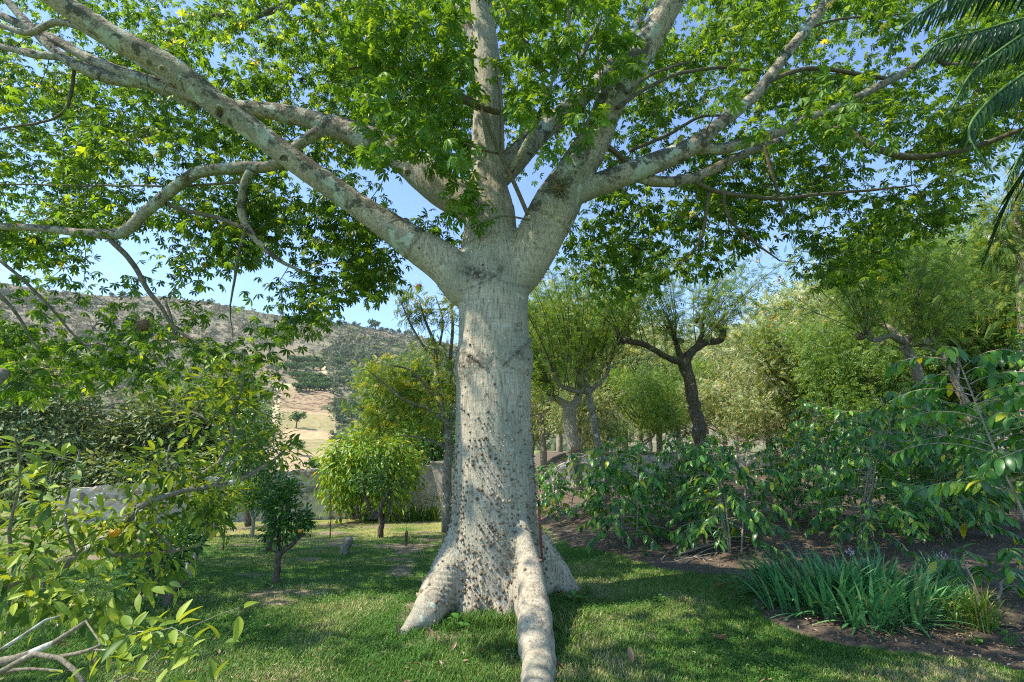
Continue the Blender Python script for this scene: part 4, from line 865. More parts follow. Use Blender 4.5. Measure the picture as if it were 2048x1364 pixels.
plant('dark_tree', 'brownish dark-crowned tree behind the plastered wall beside the great trunk', 'tree', o, [PL([(870, 1020, 22), (868, 950, 18), (860, 880, 9)], 20, 20)],
      epx([(850, 900, 60, 45), (880, 860, 50, 50), (820, 870, 40, 40), (920, 880, 60, 60)], 20, o), 380, 12, .4, [LK], .18, 'small_citrus', 'dark_bark')
o = at(780, 980, 22)
plant('mid_green_tree', 'mid-green tree with ash-like leaves between the hill and the great trunk', 'tree', o, [PL([(800, 1020, 20), (795, 900, 16), (790, 800, 9)], 22, 22)],
      epx([(790, 800, 70, 60), (760, 770, 45, 40), (830, 760, 50, 50), (870, 820, 50, 70), (800, 860, 60, 40)], 22, o), 700, 12, .5, [PN5], .26, 'ash', 'dark_bark', droop=.0, cent_out=.1)
o = at(893, 1060, 12.5)
plant('thin_lichened_tree', 'slender upright tree with lichen-flecked trunk and yellow-green leaflets just left of the great trunk', 'tree', o,
      [PL([(893, 1064, 21), (895, 980, 19), (896, 900, 17), (892, 850, 15), (880, 800, 12), (872, 740, 10), (870, 690, 7), (850, 640, 5), (838, 600, 3)], 12.5, 12.5), PL([(896, 880, 12), (908, 800, 10), (900, 720, 8), (905, 650, 6), (900, 600, 3)], 12.5, 13),
       PL([(884, 810, 9), (850, 770, 7), (820, 740, 5), (780, 730, 3)], 12.5, 12), PL([(894, 850, 9), (860, 820, 6), (810, 800, 5), (760, 760, 3), (735, 740, 2)], 12.5, 11.8), PL([(872, 720, 6), (845, 690, 5), (822, 650, 4), (800, 600, 2)], 12.5, 12.2),
       PL([(898, 900, 8), (860, 880, 5), (800, 870, 3)], 12.5, 12), PL([(880, 690, 5), (885, 640, 4), (870, 590, 2)], 12.5, 12.6)],
      epx([(830, 610, 34, 34), (800, 590, 22, 18), (890, 620, 34, 40), (860, 700, 30, 30), (760, 740, 34, 22), (790, 770, 46, 30), (840, 790, 44, 36), (740, 810, 36, 22), (770, 830, 50, 26), (860, 850, 40, 30), (900, 760, 26, 60)], 12.5, o), 250, 7, .24, [PN], .23, 'pinn', 'grey_bark', droop=.1, cent_out=.1)

# small citrus trees on the lawn
def citrus(label, name, o, stems, cl, Y, n, lps, sz, mat, fruit=(), sp=.10, bark='dark_bark'):
    rt = plant(name, label, 'tree', o, stems, epx(cl, Y, o), n, lps, sp, [LK if sz < .06 else LT], sz, mat, bark, tip=.0025, kr=.006, droop=.1, maxr=.012)
    for (px, py, kind) in fruit:
        fb = Buf(); fb.add(SV * .026 * np.array([1, 1, .9]), None, SF, 0); f = link('fruit', fb.mesh('fruit', [M[kind]]), rt); f.location = tuple(P(px, py, Y - .2) - o)
    return rt
def gy(px, py): return G(px, py)
o = gy(551, 1168); Yb = o[1]
citrus('small leaning citrus tree with a forked trunk in the middle of the shaded lawn', 'citrus_tree', o, [PL([(551, 1172, 15), (554, 1130, 13), (558, 1110, 12), (580, 1092, 9), (600, 1075, 8), (608, 1068, 6)], Yb, Yb), PL([(557, 1118, 11), (556, 1085, 9), (562, 1050, 6), (565, 1010, 4), (570, 985, 3)], Yb, Yb + .05), PL([(600, 1074, 4), (592, 1050, 3), (598, 1020, 2)], Yb, Yb - .1)],
       [(565, 1010, 32, 34), (585, 1050, 34, 24), (550, 1060, 18, 34), (600, 1030, 22, 18), (575, 975, 20, 16), (612, 1040, 20, 10), (545, 1095, 10, 12)], Yb, 120, 11, .075, 'small_citrus', ((600, 1062, 'orange'),), .07)
o = gy(540, 1103); Yb = o[1]
citrus('citrus tree with a tall dark crown standing right behind the small leaning one', 'citrus_tree', o, [PL([(538, 1106, 14), (541, 1060, 12), (545, 1010, 9), (548, 970, 5)], Yb, Yb)],
       [(540, 975, 42, 34), (560, 950, 34, 24), (530, 1010, 26, 30), (580, 980, 26, 20), (525, 950, 26, 20)], Yb, 120, 10, .08, 'small_citrus', (), .10)
o = gy(503, 1074); Yb = o[1]
citrus('young pale citrus with a clean vase-shaped fork near the stone wall', 'citrus_tree', o, [PL([(503, 1076, 8), (506, 1055, 8), (507, 1040, 7), (496, 1010, 5), (488, 985, 3)], Yb, Yb), PL([(507, 1040, 6), (518, 1015, 4), (524, 985, 3)], Yb, Yb + .1)],
       [(500, 985, 30, 20), (520, 975, 24, 18), (480, 990, 20, 14), (505, 1005, 22, 10)], Yb, 110, 10, .09, 'lime_citrus', ((470, 990, 'orange'), (520, 1000, 'orange')), .1, 'pale_bark')
o = gy(427, 1074); Yb = o[1]
citrus('pale-stemmed citrus near the wall, half behind the foreground branches', 'citrus_tree', o, [PL([(426, 1078, 10), (432, 1050, 9), (440, 1035, 7), (450, 1010, 4)], Yb, Yb), PL([(436, 1040, 6), (425, 1010, 4)], Yb, Yb)],
       [(440, 1005, 40, 22), (465, 985, 26, 18), (415, 1000, 26, 20)], Yb, 120, 10, .09, 'lime_citrus', ((480, 1008, 'orange'),), .1, 'pale_bark')
o = gy(447, 1101); Yb = o[1]
citrus('knee-high citrus sapling with sparse lime leaves on the sunlit grass', 'citrus_sapling', o, [PL([(446, 1102, 3), (448, 1080, 3), (450, 1050, 2), (452, 1035, 2)], Yb, Yb)], [(450, 1050, 14, 16), (448, 1075, 8, 12), (455, 1038, 12, 8)], Yb, 26, 7, .07, 'lime_citrus', (), .05)
o = gy(380, 1152); Yb = o[1]
citrus('citrus with several slanting pale stems rising from one base left of the sapling', 'citrus_tree', o, [PL([(378, 1156, 14), (380, 1130, 12), (392, 1110, 9), (396, 1080, 6)], Yb, Yb), PL([(378, 1140, 9), (370, 1100, 8), (372, 1060, 5), (380, 1020, 3)], Yb, Yb), PL([(384, 1120, 8), (410, 1080, 6), (440, 1045, 4), (470, 1000, 3), (490, 980, 2)], Yb, Yb + .4)],
       [(400, 1040, 40, 26), (440, 1010, 40, 26), (370, 1060, 26, 26)], Yb, 80, 10, .085, 'citrus_leaf', (), .1, 'pale_bark')
o = gy(333, 1212); Yb = o[1]
citrus('dark V-shaped citrus trunk with a sawn-off limb under the foreground branches', 'citrus_tree', o, [PL([(334, 1216, 20), (334, 1195, 18), (322, 1170, 13), (300, 1140, 10), (290, 1110, 6)], Yb, Yb), PL([(336, 1200, 14), (350, 1180, 13), (368, 1163, 12)], Yb, Yb), PL([(322, 1172, 8), (340, 1130, 6), (350, 1100, 4)], Yb, Yb)],
       [(320, 1110, 50, 34), (290, 1150, 30, 30), (350, 1090, 40, 30)], Yb, 90, 10, .085, 'small_citrus', ((312, 1168, 'green_fruit'), (330, 1160, 'green_fruit')), .1)
o = gy(762, 1076); Yb = o[1]
citrus('small open-crowned citrus with three dark rising branches in front of the lime shrub', 'citrus_tree', o, [PL([(761, 1078, 13), (762, 1050, 12), (760, 1025, 10), (768, 1000, 8), (782, 978, 6)], Yb, Yb), PL([(759, 1032, 9), (742, 1020, 7), (734, 1000, 6), (728, 980, 4), (735, 950, 2)], Yb, Yb), PL([(766, 1048, 6), (776, 1030, 6), (780, 1005, 5), (782, 985, 3)], Yb, Yb)],
       [(740, 960, 36, 26), (780, 965, 32, 24), (765, 925, 40, 22), (800, 950, 18, 18), (720, 970, 20, 20)], Yb, 120, 9, .08, 'small_citrus', (), .1)
o = gy(660, 1075); Yb = o[1]
citrus('thin wire-supported seedling standing alone on the lawn before the wall', 'citrus_sapling', o, [PL([(660, 1076, 2.5), (661, 1050, 2), (662, 1020, 2), (661, 990, 1.5)], Yb, Yb)], [(660, 1045, 5, 28), (660, 1066, 6, 8)], Yb, 14, 5, .045, 'small_citrus', (), .03)

# foreground citrus reaching in from the left
o = np.array([-3.1, 2.2, 0.0]); o[2] = float(gh(o[0], o[1]))
cs = [([(-560, 1150, 60), (-300, 1200, 44), (-60, 1192, 30), (60, 1155, 25), (160, 1113, 21), (230, 1065, 17), (280, 1015, 15), (330, 982, 12), (390, 960, 10), (438, 925, 9), (462, 885, 9), (500, 850, 8)], 2.2, 2.9),
      ([(275, 1015, 13), (350, 985, 11), (430, 972, 9), (480, 958, 8), (540, 925, 6), (590, 880, 4)], 2.45, 2.9), ([(190, 1098, 12), (255, 1112, 10), (330, 1104, 8), (400, 1090, 5)], 2.4, 2.6),
      ([(140, 1128, 12), (60, 1150, 16), (-80, 1215, 22)], 2.3, 2.1), ([(-300, 1400, 44), (-40, 1335, 18), (60, 1306, 14), (110, 1285, 11), (150, 1258, 9), (172, 1243, 7)], 1.7, 1.6), ([(-200, 1420, 30), (0, 1345, 12), (70, 1308, 10), (120, 1313, 9), (150, 1340, 9), (170, 1372, 9)], 1.5, 1.35),
      ([(0, 1345, 9), (60, 1338, 6), (120, 1342, 5)], 1.5, 1.5), ([(120, 1313, 8), (170, 1303, 7), (200, 1290, 5)], 1.42, 1.35), ([(0, 1300, 7), (60, 1262, 6), (90, 1240, 5), (120, 1232, 3)], 1.7, 1.8), ([(230, 1364, 5), (290, 1330, 4), (330, 1290, 3), (370, 1260, 2), (450, 1225, 2), (480, 1215, 1.5)], 1.25, 1.2),
      ([(462, 890, 7), (440, 865, 6), (425, 845, 5), (380, 822, 4), (340, 800, 3)], 2.85, 2.8), ([(465, 885, 8), (470, 830, 6), (482, 780, 5), (486, 740, 3), (488, 705, 2)], 2.85, 2.7), ([(500, 850, 6), (515, 810, 5), (500, 770, 4)], 2.9, 2.8), ([(345, 985, 7), (335, 930, 5), (340, 890, 4)], 2.6, 2.6), ([(150, 1110, 7), (130, 1030, 5), (145, 960, 4), (160, 900, 3)], 2.2, 2.1), ([(30, 1160, 8), (20, 1060, 6), (40, 960, 4), (30, 870, 3)], 2.0, 1.7),
      ([(430, 972, 6), (470, 920, 5), (500, 880, 4)], 2.7, 2.8), ([(86, 1165, 7), (88, 1215, 5), (84, 1260, 4)], 2.2, 2.2), ([(280, 1018, 7), (310, 1060, 5), (350, 1100, 4)], 2.5, 2.5)]
stems = [([o + [0, 0, -.1], o + [.03, .02, .45], P(-560, 1150, 2.2)], [.12, .10, .065]), ([o + [.02, 0, .25], P(-300, 1400, 1.7)], [.07, .035]), ([o + [0, 0, .5], o + [.1, .3, 1.3], o + [.4, .5, 2.0]], [.08, .06, .03])] + [PL(a, b_, c_) for a, b_, c_ in cs]
ccl = [(440, 800, 85, 62, .0), (490, 890, 60, 50, .1), (555, 900, 34, 40, .1), (330, 950, 90, 55, -.1), (395, 1010, 90, 50, -.05), (250, 1060, 110, 60, -.2), (100, 1060, 110, 60, -.5), (90, 960, 70, 55, -.7), (330, 1130, 60, 50, -.15), (130, 1180, 110, 45, -.7), (220, 1180, 60, 40, -.7), (20, 1140, 60, 60, -.8), (430, 740, 50, 30, 0), (20, 1230, 60, 40, -.9)]
cit = plant('foreground_citrus_tree', 'orange tree whose long lichened branches and big lime leaves reach in from the left edge', 'tree', o, stems, epx(ccl, 2.7, o, .8), 230, 8, .07, [leaf_t(0.38, 4, .22, .22, .45), leaf_t(0.34, 4, .35, .15, .45)], .064, 'citrus_leaf', 'citrus_bark', tip=.0016, kr=.008, droop=.0, upb=1.0, maxr=.006, seg=12)
# close leaf bunches low in the corner
nb = Buf(); nb_ = 0; cen_ = [P(a, b_, c_) for a, b_, c_ in ((215, 1300, 1.2), (260, 1270, 1.15), (300, 1262, 1.12), (345, 1255, 1.1), (240, 1320, 1.15), (300, 1300, 1.1), (380, 1290, 1.15), (360, 1320, 1.15), (420, 1375, 1.0), (230, 1350, 1.2), (180, 1330, 1.3), (330, 1350, 1.2), (440, 1290, 1.2), (480, 1222, 1.2), (35, 955, 1.6), (40, 900, 1.7), (60, 960, 1.7), (130, 1350, 1.4))]
cen_ = np.array(cen_); cnt = [8, 8, 8, 8, 7, 7, 6, 7, 5, 6, 5, 5, 2, 2, 7, 4, 5, 4]; c_ = np.repeat(cen_, cnt, 0); n = len(c_)
off = rvec(n) + np.array([.25, 0, .25]); scatter(nb, leaf_t(0.36, 5, .25, .2, .45), c_ + unit(off) * .012, unit(off), unit(np.array([0, 0, 1]) + .4 * rvec(n)), rng.uniform(.032, .056, n), 0, np.clip(rng.normal(.68, .2, n), 0, .98))
tw = Buf(); connect(np.array(stems[7][0]), np.full(len(stems[7][0]), .01), cen_[:14], tw, .002, .003, maxr=.006)
link('near_foliage', nb.mesh('near_foliage', [M['citrus_leaf']], True), cit, -o); lk = link('near_twigs', tw.mesh('near_twigs', [M['citrus_bark']]), cit, -o); lk['kind'] = 'stuff'
for (px, py, Y, k_) in ((232, 1063, 2.35, 'orange'), (228, 1068, 2.38, 'orange'), (540, 862, 4, 'orange')):
    if Y > 3: continue
    fb = Buf(); fb.add(SV * .018 * np.array([1.15, 1, .8]), None, SF, 0); f = link('fruit', fb.mesh('fruit', [M[k_]]), cit, tuple(P(px, py, Y) - o)); f['label'] = 'small ripe orange'

# ---- pollarded shade trees
def pollard(name, label, o, trunk, arms, Y, nshoot, shoot_len, nfr, fr_size, leafm, group, seed=0, bark='grey_bark', top_bias=1.0, knob=.09):
    r_ = np.random.default_rng(seed); rt = root(name, label, 'tree', o, 0, 1, group); tb_ = Buf(); tips = []
    def ad(lst, y0, y1):
        p_, rr = PL(lst, y0, y1); p_, rr = resample(p_ - o, rr, .12); rr = rr * .88; p_[1:-1] += r_.normal(size=(len(p_) - 2, 3)) * rr[1:-1, None] * .13; tube(tb_, p_, rr, 10, bump=.2); return p_, rr
    ad(trunk, Y, Y); S = []
    for a, dy in arms:
        p_, rr = ad(a, Y, Y + dy); S.append(p_[len(p_) // 3:]); tips.append(p_[-1])
        for _ in range(3): c_ = p_[-1] + r_.normal(size=3) * .06; tb_.add(c_ + SV * (knob * r_.uniform(.6, 1.1)) * (1 + .5 * (r_.random((len(SV), 1)) - .5)), None, SF, 0)
    link('trunk', tb_.mesh('trunk', [M[bark]]), rt); S = np.concatenate(S); shb = Buf(); fr_p = []; fr_a = []
    mid = S.mean(0)
    for i in range(nshoot):
        b_ = S[r_.integers(len(S))] if r_.random() < .45 else tips[r_.integers(len(tips))]; out = (b_ - mid) * np.array([1, 1, 0]); out = out / (np.linalg.norm(out) + .4)
        d_ = unit(np.array([0, 0, top_bias]) + out * r_.uniform(.1, .8) + r_.normal(size=3) * .28); L = shoot_len * r_.uniform(.5, 1.1)
        s = np.linspace(0, 1, 6)[:, None]; pts = b_ + d_ * L * s + np.array([out[0], out[1], -.25]) * (s ** 2) * L * .35
        tube(shb, pts, np.linspace(.010, .003, 6) * (1 + L / 5), 4, cap=False)
        m_ = int(nfr / nshoot * L / shoot_len * 2.2); t = r_.random(m_) ** .7; ip = np.clip((t * 5), 0, 4.99); k_ = ip.astype(int); u = (ip - k_)[:, None]
        q_ = pts[k_] * (1 - u) + pts[k_ + 1] * u; side = unit(r_.normal(size=(m_, 3)) + d_ * .3); jit = r_.random((m_, 1)) * .45 * min(1, L / 2)
        fr_p.append(q_ + side * jit); fr_a.append(unit(side + d_ * .3 + np.array([0, 0, -.15]) + .6 * r_.normal(size=(m_, 3))))
    link('shoots', shb.mesh('shoots', [M['twig']]), rt)['kind'] = 'stuff'
    cb_ = Buf(); fp = np.concatenate(fr_p); fa = np.concatenate(fr_a); scatter(cb_, FE if Y < 16 else FE5, fp, fa, unit(np.array([0, 0, 1]) + .9 * rvec(len(fp))), fr_size * .8 * rng.uniform(.6, 1.15, len(fp)))
    link('crown', cb_.mesh('crown', [M[leafm]], False), rt); return rt
pg = 'pollarded shade trees over the coffee'
o = at(1412, 940, 13)
pollard('pollarded_tree', 'pollarded tree with dark leaning trunk, two crooked arms and a knobbly stub', o, [(1418, 960, 34), (1408, 900, 32), (1395, 840, 29), (1383, 790, 27), (1374, 745, 27), (1366, 718, 30)],
        [([(1368, 724, 22), (1340, 718, 14), (1308, 700, 13), (1285, 688, 14), (1255, 682, 12), (1242, 678, 10)], -.8), ([(1372, 722, 22), (1388, 700, 16), (1412, 686, 16), (1440, 680, 15), (1447, 662, 14), (1434, 650, 12)], .5), ([(1366, 722, 16), (1356, 700, 13), (1352, 682, 12)], .1), ([(1372, 712, 14), (1392, 692, 11), (1405, 668, 11), (1400, 640, 10)], .8)], 13, 46, 2.7, 1300, .34, 'feather', pg, 11, 'dark_bark')
o = at(1212, 985, 12.5)
pollard('pollarded_tree', 'slim pollarded tree with a candelabra of thin upright shoots beside the great trunk', o, [(1214, 1000, 18), (1205, 930, 17), (1193, 870, 15), (1183, 820, 15), (1175, 778, 15)],
        [([(1176, 785, 12), (1150, 782, 10), (1120, 770, 9), (1105, 745, 8)], -.5), ([(1176, 785, 12), (1200, 765, 10), (1216, 745, 9), (1218, 730, 8)], .2), ([(1178, 775, 10), (1170, 745, 9), (1190, 720, 8), (1205, 705, 7)], .8), ([(1176, 780, 10), (1155, 750, 8), (1145, 722, 8), (1120, 715, 6)], .6)], 12.5, 60, 3.2, 2000, .32, 'feather', pg, 12, 'grey_bark', 1.3, .05)
o = at(1145, 980, 16)
pollard('pollarded_tree', 'thick pale-trunked pollarded tree seen between the great trunk and the slim candelabra tree', o, [(1150, 980, 34), (1146, 900, 32), (1140, 850, 30), (1138, 815, 32)],
        [([(1140, 820, 24), (1118, 800, 16), (1100, 795, 12)], 0), ([(1142, 820, 22), (1158, 790, 16), (1160, 760, 12)], .5)], 16, 40, 4.0, 1500, .42, 'feather', pg, 13, 'pale_bark', 1.2)
o = at(1880, 880, 12)
pollard('pollarded_tree', 'pollarded tree whose pale trunk leans left over the coffee under a tangled head', o, [(1890, 900, 26), (1868, 840, 22), (1850, 790, 21), (1832, 740, 21), (1812, 692, 20), (1806, 678, 22)],
        [([(1808, 684, 18), (1780, 672, 12), (1750, 680, 11), (1732, 672, 9)], -.3), ([(1810, 680, 16), (1830, 665, 12), (1825, 640, 12), (1838, 632, 10)], .3), ([(1812, 686, 14), (1845, 690, 9), (1856, 682, 8)], -.3), ([(1806, 680, 14), (1780, 655, 12), (1752, 645, 11)], .6)], 12, 70, 2.6, 2300, .33, 'feather', pg, 14, 'grey_bark', .9)
o = at(1935, 840, 15)
pollard('pollarded_tree', 'forked pollarded trunk behind and to the right of the pale leaning one', o, [(1950, 860, 20), (1925, 795, 16), (1905, 755, 14), (1888, 718, 12), (1880, 700, 12)],
        [([(1912, 765, 10), (1916, 735, 8), (1914, 700, 7)], .2), ([(1884, 710, 9), (1862, 700, 7), (1850, 690, 6)], 0), ([(1884, 705, 9), (1895, 680, 7)], .4)], 15, 60, 3.2, 1800, .40, 'feather', pg, 15)
o = at(1605, 860, 19)
pollard('pollarded_tree', 'small far pollarded tree with a flat cross of bare arms above the coffee', o, [(1610, 880, 15), (1605, 840, 13), (1596, 805, 12)],
        [([(1597, 808, 9), (1575, 796, 8), (1558, 790, 6)], 0), ([(1597, 806, 9), (1620, 800, 7), (1650, 796, 6)], .2), ([(1596, 806, 8), (1590, 795, 6), (1580, 805, 6)], -.6)], 19, 40, 3.6, 1400, .46, 'feather_pale', pg, 16)
o = at(1765, 850, 20)
pollard('pollarded_tree', 'far pollarded tree with a short reddish stump-like head between the leaning trunks', o, [(1772, 860, 13), (1765, 820, 12), (1758, 790, 12)],
        [([(1758, 795, 9), (1745, 780, 8), (1735, 778, 7)], 0), ([(1760, 794, 9), (1775, 775, 7), (1780, 765, 6)], .2)], 20, 40, 3.6, 1400, .46, 'feather_pale', pg, 17)
o = at(1845, 860, 17)
pollard('pollarded_tree', 'thin crooked pollarded tree just left of the pale leaning trunk', o, [(1855, 870, 11), (1838, 830, 10), (1828, 790, 10)],
        [([(1828, 792, 8), (1820, 778, 7), (1812, 790, 6)], 0), ([(1830, 790, 8), (1850, 782, 6), (1858, 762, 5)], .2)], 17, 26, 2.4, 900, .40, 'feather', pg, 18)
# orange blossoms high in the first pollard
ob = Buf(); c_ = np.array([P(a, b_, 13.2) for a, b_ in ((1572, 612), (1555, 560), (1530, 500), (1490, 470), (1505, 520), (1548, 480), (1480, 500), (1545, 640))]); c_ = np.repeat(c_, 9, 0) + rvec(72) * .10
scatter(ob, kite(.6, .2), c_, rvec(72), rvec(72), .09, 0)
ot = [x for x in bpy.data.objects if x.name.startswith('pollarded_tree') and 'knobbly stub' in x['label']][0]; link('blossoms', ob.mesh('blossoms', [M['flower_orange']], False), ot, -np.array(ot.location))

# ---- feathery plantation trees behind: four shapes, copied
def feathery(seed, leafm, bark, n=430, lps=12, H=7.0, W=2.2, tpl=PN3, fs=.22):
    r_ = random.Random(seed); z0 = H * .30
    stems = [([(0, 0, -.3), (.1 * r_.uniform(-1, 1), .1, H * .35), (.3 * r_.uniform(-1, 1), 0, H * .62), (0.2, 0, H * .9)], [.13, .11, .07, .02])]
    for i in range(9):
        a = r_.uniform(0, 6.28); h = r_.uniform(.2, .6) * H; L = W * r_.uniform(.5, .9); stems.append(([(0, 0, h), (math.cos(a) * L * .5, math.sin(a) * L * .5, h + .5), (math.cos(a) * L, math.sin(a) * L, h + 1.5)], [.06, .04, .015]))
    cl = [(0, 0, H * .6, W * .35, W * .35, H * .40)] + [(math.cos(a) * W * .6, math.sin(a) * W * .6, H * r_.uniform(.2, .78), W * .42, W * .42, H * .085) for a in [r_.uniform(0, 6.28) for _ in range(13)]]
    return plant('feathery_tree', 'x', 'tree', np.zeros(3), stems, cl, n, lps, .5, [tpl], fs, leafm, bark, tip=.006, kr=.006, droop=.0, cent_out=.1, upb=.2, maxr=.03, group='feathery plantation trees')
FT = [feathery(1, 'feather_pale', 'pale_bark'), feathery(2, 'feather', 'grey_bark', W=2.5), feathery(3, 'feather_pale', 'pale_bark', H=6, W=2.8), feathery(4, 'feather', 'grey_bark', H=8.5, W=2.4, n=520)]
# (px column, depth, height m, variant, label)
FL = [(1090, 24, 9.5, 0, 'pale feathery tree immediately right of the great trunk'), (1165, 28, 10, 2, 'pale feathery tree behind the slim candelabra tree'), (1250, 24, 8.0, 0, 'pale feathery tree left of the crooked dark pollard'), (1320, 30, 8.5, 2, 'pale feathery tree directly behind the arm of the crooked pollard'),
      (1360, 22, 5.2, 1, 'short green feathery tree just left of the dark leaning trunk'), (1455, 24, 6.0, 0, 'pale feathery tree right of the dark leaning trunk'), (1540, 27, 8.0, 2, 'pale feathery tree between the dark trunk and the far cross-armed pollard'), (1630, 24, 7.6, 0, 'pale feathery tree behind the far cross-armed pollard'),
      (1660, 17.5, 6.2, 1, 'green feathery tree whose top meets the sky gap'), (1720, 26, 10.5, 2, 'tall pale feathery tree left of the leaning pale trunk'), (1760, 16, 6.9, 3, 'dense green feathery tree behind the flat tangle of knobs'), (1820, 22, 10.5, 0, 'tall pale feathery tree beyond the leaning pale trunk'),
      (1880, 19, 9.8, 3, 'tall green feathery tree rising above the forked pollard'), (1950, 24, 12.0, 2, 'very tall pale feathery tree near the right edge'), (1990, 18, 9.3, 1, 'green feathery tree near the right edge above the coffee'), (2060, 20, 11, 3, 'green feathery tree cut by the right edge of the view'), (2120, 16, 9, 1, 'green feathery tree mostly past the right edge'),
      (1210, 38, 13, 2, 'distant pale tree high between trunk and first pollard'), (1420, 40, 12, 0, 'distant pale tree behind the crooked pollard head'), (1590, 42, 13, 2, 'distant pale tree under the right sky gap'), (1120, 40, 14, 0, 'distant pale tree hugging the great trunk'), (1300, 44, 12, 0, 'distant pale tree above the low terrace wall'), (1500, 36, 9, 2, 'distant low pale tree'), (1690, 38, 13, 0, 'distant pale tree beyond the green feathery tops'), (1800, 42, 17, 2, 'distant tall tree beyond the leaning trunk'),
      (1060, 30, 8, 1, 'green feathery tree half hidden behind the great trunk'), (1285, 19, 4.6, 1, 'low green feathery tree above the coffee left of the dark trunk'), (1480, 19, 4.2, 2, 'low pale feathery tree above the coffee right of the dark trunk'), (1570, 21, 5.0, 0, 'low pale feathery tree left of the cross-armed pollard'), (1700, 20, 5.6, 0, 'low pale feathery tree between the far pollards'), (1850, 26, 7, 0, 'low pale tree in the sunlit gap between leaning trunks'), (1930, 28, 9, 2, 'pale tree in the gap behind the forked pollard'), (1160, 19, 4.2, 0, 'low pale feathery shrub tree beside the thick pale trunk')]
Hs = [7.0, 7.0, 6.0, 8.5]; used = set()
for i, (px, Y, H, k_, lab) in enumerate(FL):
    b_ = at(px, 950, Y); s = H / (Hs[k_] * 1.02)
    if k_ not in used: used.add(k_); f = FT[k_]; f.location = tuple(b_); f.scale = (s,) * 3; f['label'] = lab; f.rotation_euler = (0, 0, i)
    else: dup(FT[k_], lab, b_, i * 1.7, s).name = 'feathery_tree'
o = at(2020, 800, 14)
plant('tall_olive_tree', 'tall olive-brown feathery tree rising along the right edge against the sky', 'tree', o, [PL([(2060, 900, 30), (2055, 700, 26), (2040, 500, 18), (2030, 350, 8)], 14, 14)],
      epx([(2010, 400, 60, 50), (2040, 320, 50, 60), (2000, 500, 60, 50), (2050, 450, 80, 90), (1985, 450, 40, 50), (2040, 600, 80, 70), (2100, 500, 90, 150)], 14, o), 420, 8, .4, [FE], .34, 'pinn', 'grey_bark', droop=.6)
o = at(2080, 900, 9)
plant('leafy_tree', 'dark glossy-leaved branch tree hanging in at the right edge above the coffee', 'tree', o, [PL([(2200, 1000, 30), (2190, 800, 24), (2120, 680, 12), (2060, 640, 7)], 9, 9)], epx([(2060, 690, 40, 26), (2100, 640, 50, 40), (2130, 740, 50, 60)], 9, o), 90, 8, .25, [LK], .17, 'coffee', 'dark_bark')
print('trees')

# ================================================================ COFFEE
CL = leaf_t(0.40, 5, .30, .16, .48, .012); CL2 = leaf_t(0.44, 4, .45, .14, .5, .015)
def coffee(name, label, o, H, Rr, nst, nbr, leaf=.15, seed=0, lo=.12, fill=.62, group='coffee bushes', lean=(0, 0)):
    r_ = np.random.default_rng(seed); rt = root(name, label, 'bush', o, 0, 1, group); sb_ = Buf(); pos = []; ax = []; up = []
    for s in range(nst):
        a = r_.uniform(0, 6.28); b0 = np.array([math.cos(a), math.sin(a), 0]) * .05 * nst; top = b0 * (1 + 3 * r_.random()) + np.array([lean[0], lean[1], H * r_.uniform(.85, 1)])
        st = b0 + (top - b0) * np.linspace(0, 1, 9)[:, None] + r_.normal(size=(9, 3)) * .012; tube(sb_, st, np.linspace(.016, .006, 9), 6)
        for k_ in range(nbr):
            t = lo + (1 - lo) * (k_ + r_.random() * .6) / nbr; t = min(t, .99); a2 = r_.uniform(0, 6.28); L = Rr * (1.15 - .65 * t) * r_.uniform(.7, 1.1)
            q0 = b0 + (top - b0) * t; d_ = np.array([math.cos(a2), math.sin(a2), .35 + .3 * t]); s_ = np.linspace(0, 1, 7)[:, None]; pts = q0 + d_ * L * s_ + np.array([0, 0, -.55]) * L * s_ ** 2; tube(sb_, pts, np.linspace(.006, .0025, 7), 4, cap=False)
            nn = max(2, int(L * fill / (leaf * .42)))
            for j in range(nn):
                f = 1 - fill * j / nn; i_ = min(5.999, f * 6); i0 = int(i_); c_ = pts[i0] * (1 - i_ + i0) + pts[i0 + 1] * (i_ - i0); tg = unit(pts[i0 + 1] - pts[i0]); sd_ = unit(np.cross(tg, [0, 0, 1.]))
                for sg in (1, -1):
                    if r_.random() < .12: continue
                    pos.append(c_); ax.append(unit(sd_ * sg + tg * .75 + np.array([0, 0, -.35 - .5 * r_.random()]) + r_.normal(size=3) * .25)); up.append(unit(np.array([0, 0, 1.]) + r_.normal(size=3) * .3))
        for j in range(4): pos.append(top); ax.append(unit(r_.normal(size=3) * [1, 1, .3] + [0, 0, .3])); up.append(np.array([0, 0, 1.]))
    link('stems', sb_.mesh('stems', [M['pale_bark']]), rt); cb_ = Buf(); pos, ax, up = map(np.array, (pos, ax, up)); m_ = len(pos) // 2
    sz = leaf * r_.uniform(.7, 1.15, len(pos)); scatter(cb_, CL, pos[:m_], ax[:m_], up[:m_], sz[:m_]); scatter(cb_, CL2, pos[m_:], ax[m_:], up[m_:], sz[m_:])
    link('foliage', cb_.mesh('foliage', [M['coffee']]), rt); return rt
CB = [coffee('coffee_bush', 'glossy coffee bush reaching the lawn edge between the great trunk and the twig pile', gy(1268, 1085), 1.7, .72, 4, 22, .145, 1),
      coffee('coffee_bush', 'coffee bush with low dark leaves right beside the pile of cut twigs', gy(1468, 1115), 1.7, .75, 4, 20, .145, 2),
      coffee('coffee_bush', 'broad coffee bush with scattered yellow leaves behind the sword-leaf clump', gy(1690, 1085), 2.0, .95, 5, 21, .145, 3),
      coffee('coffee_bush', 'thin dark coffee bush tucked close behind the great trunk', gy(1125, 1045), 1.35, .55, 3, 17, .14, 4, .2)]
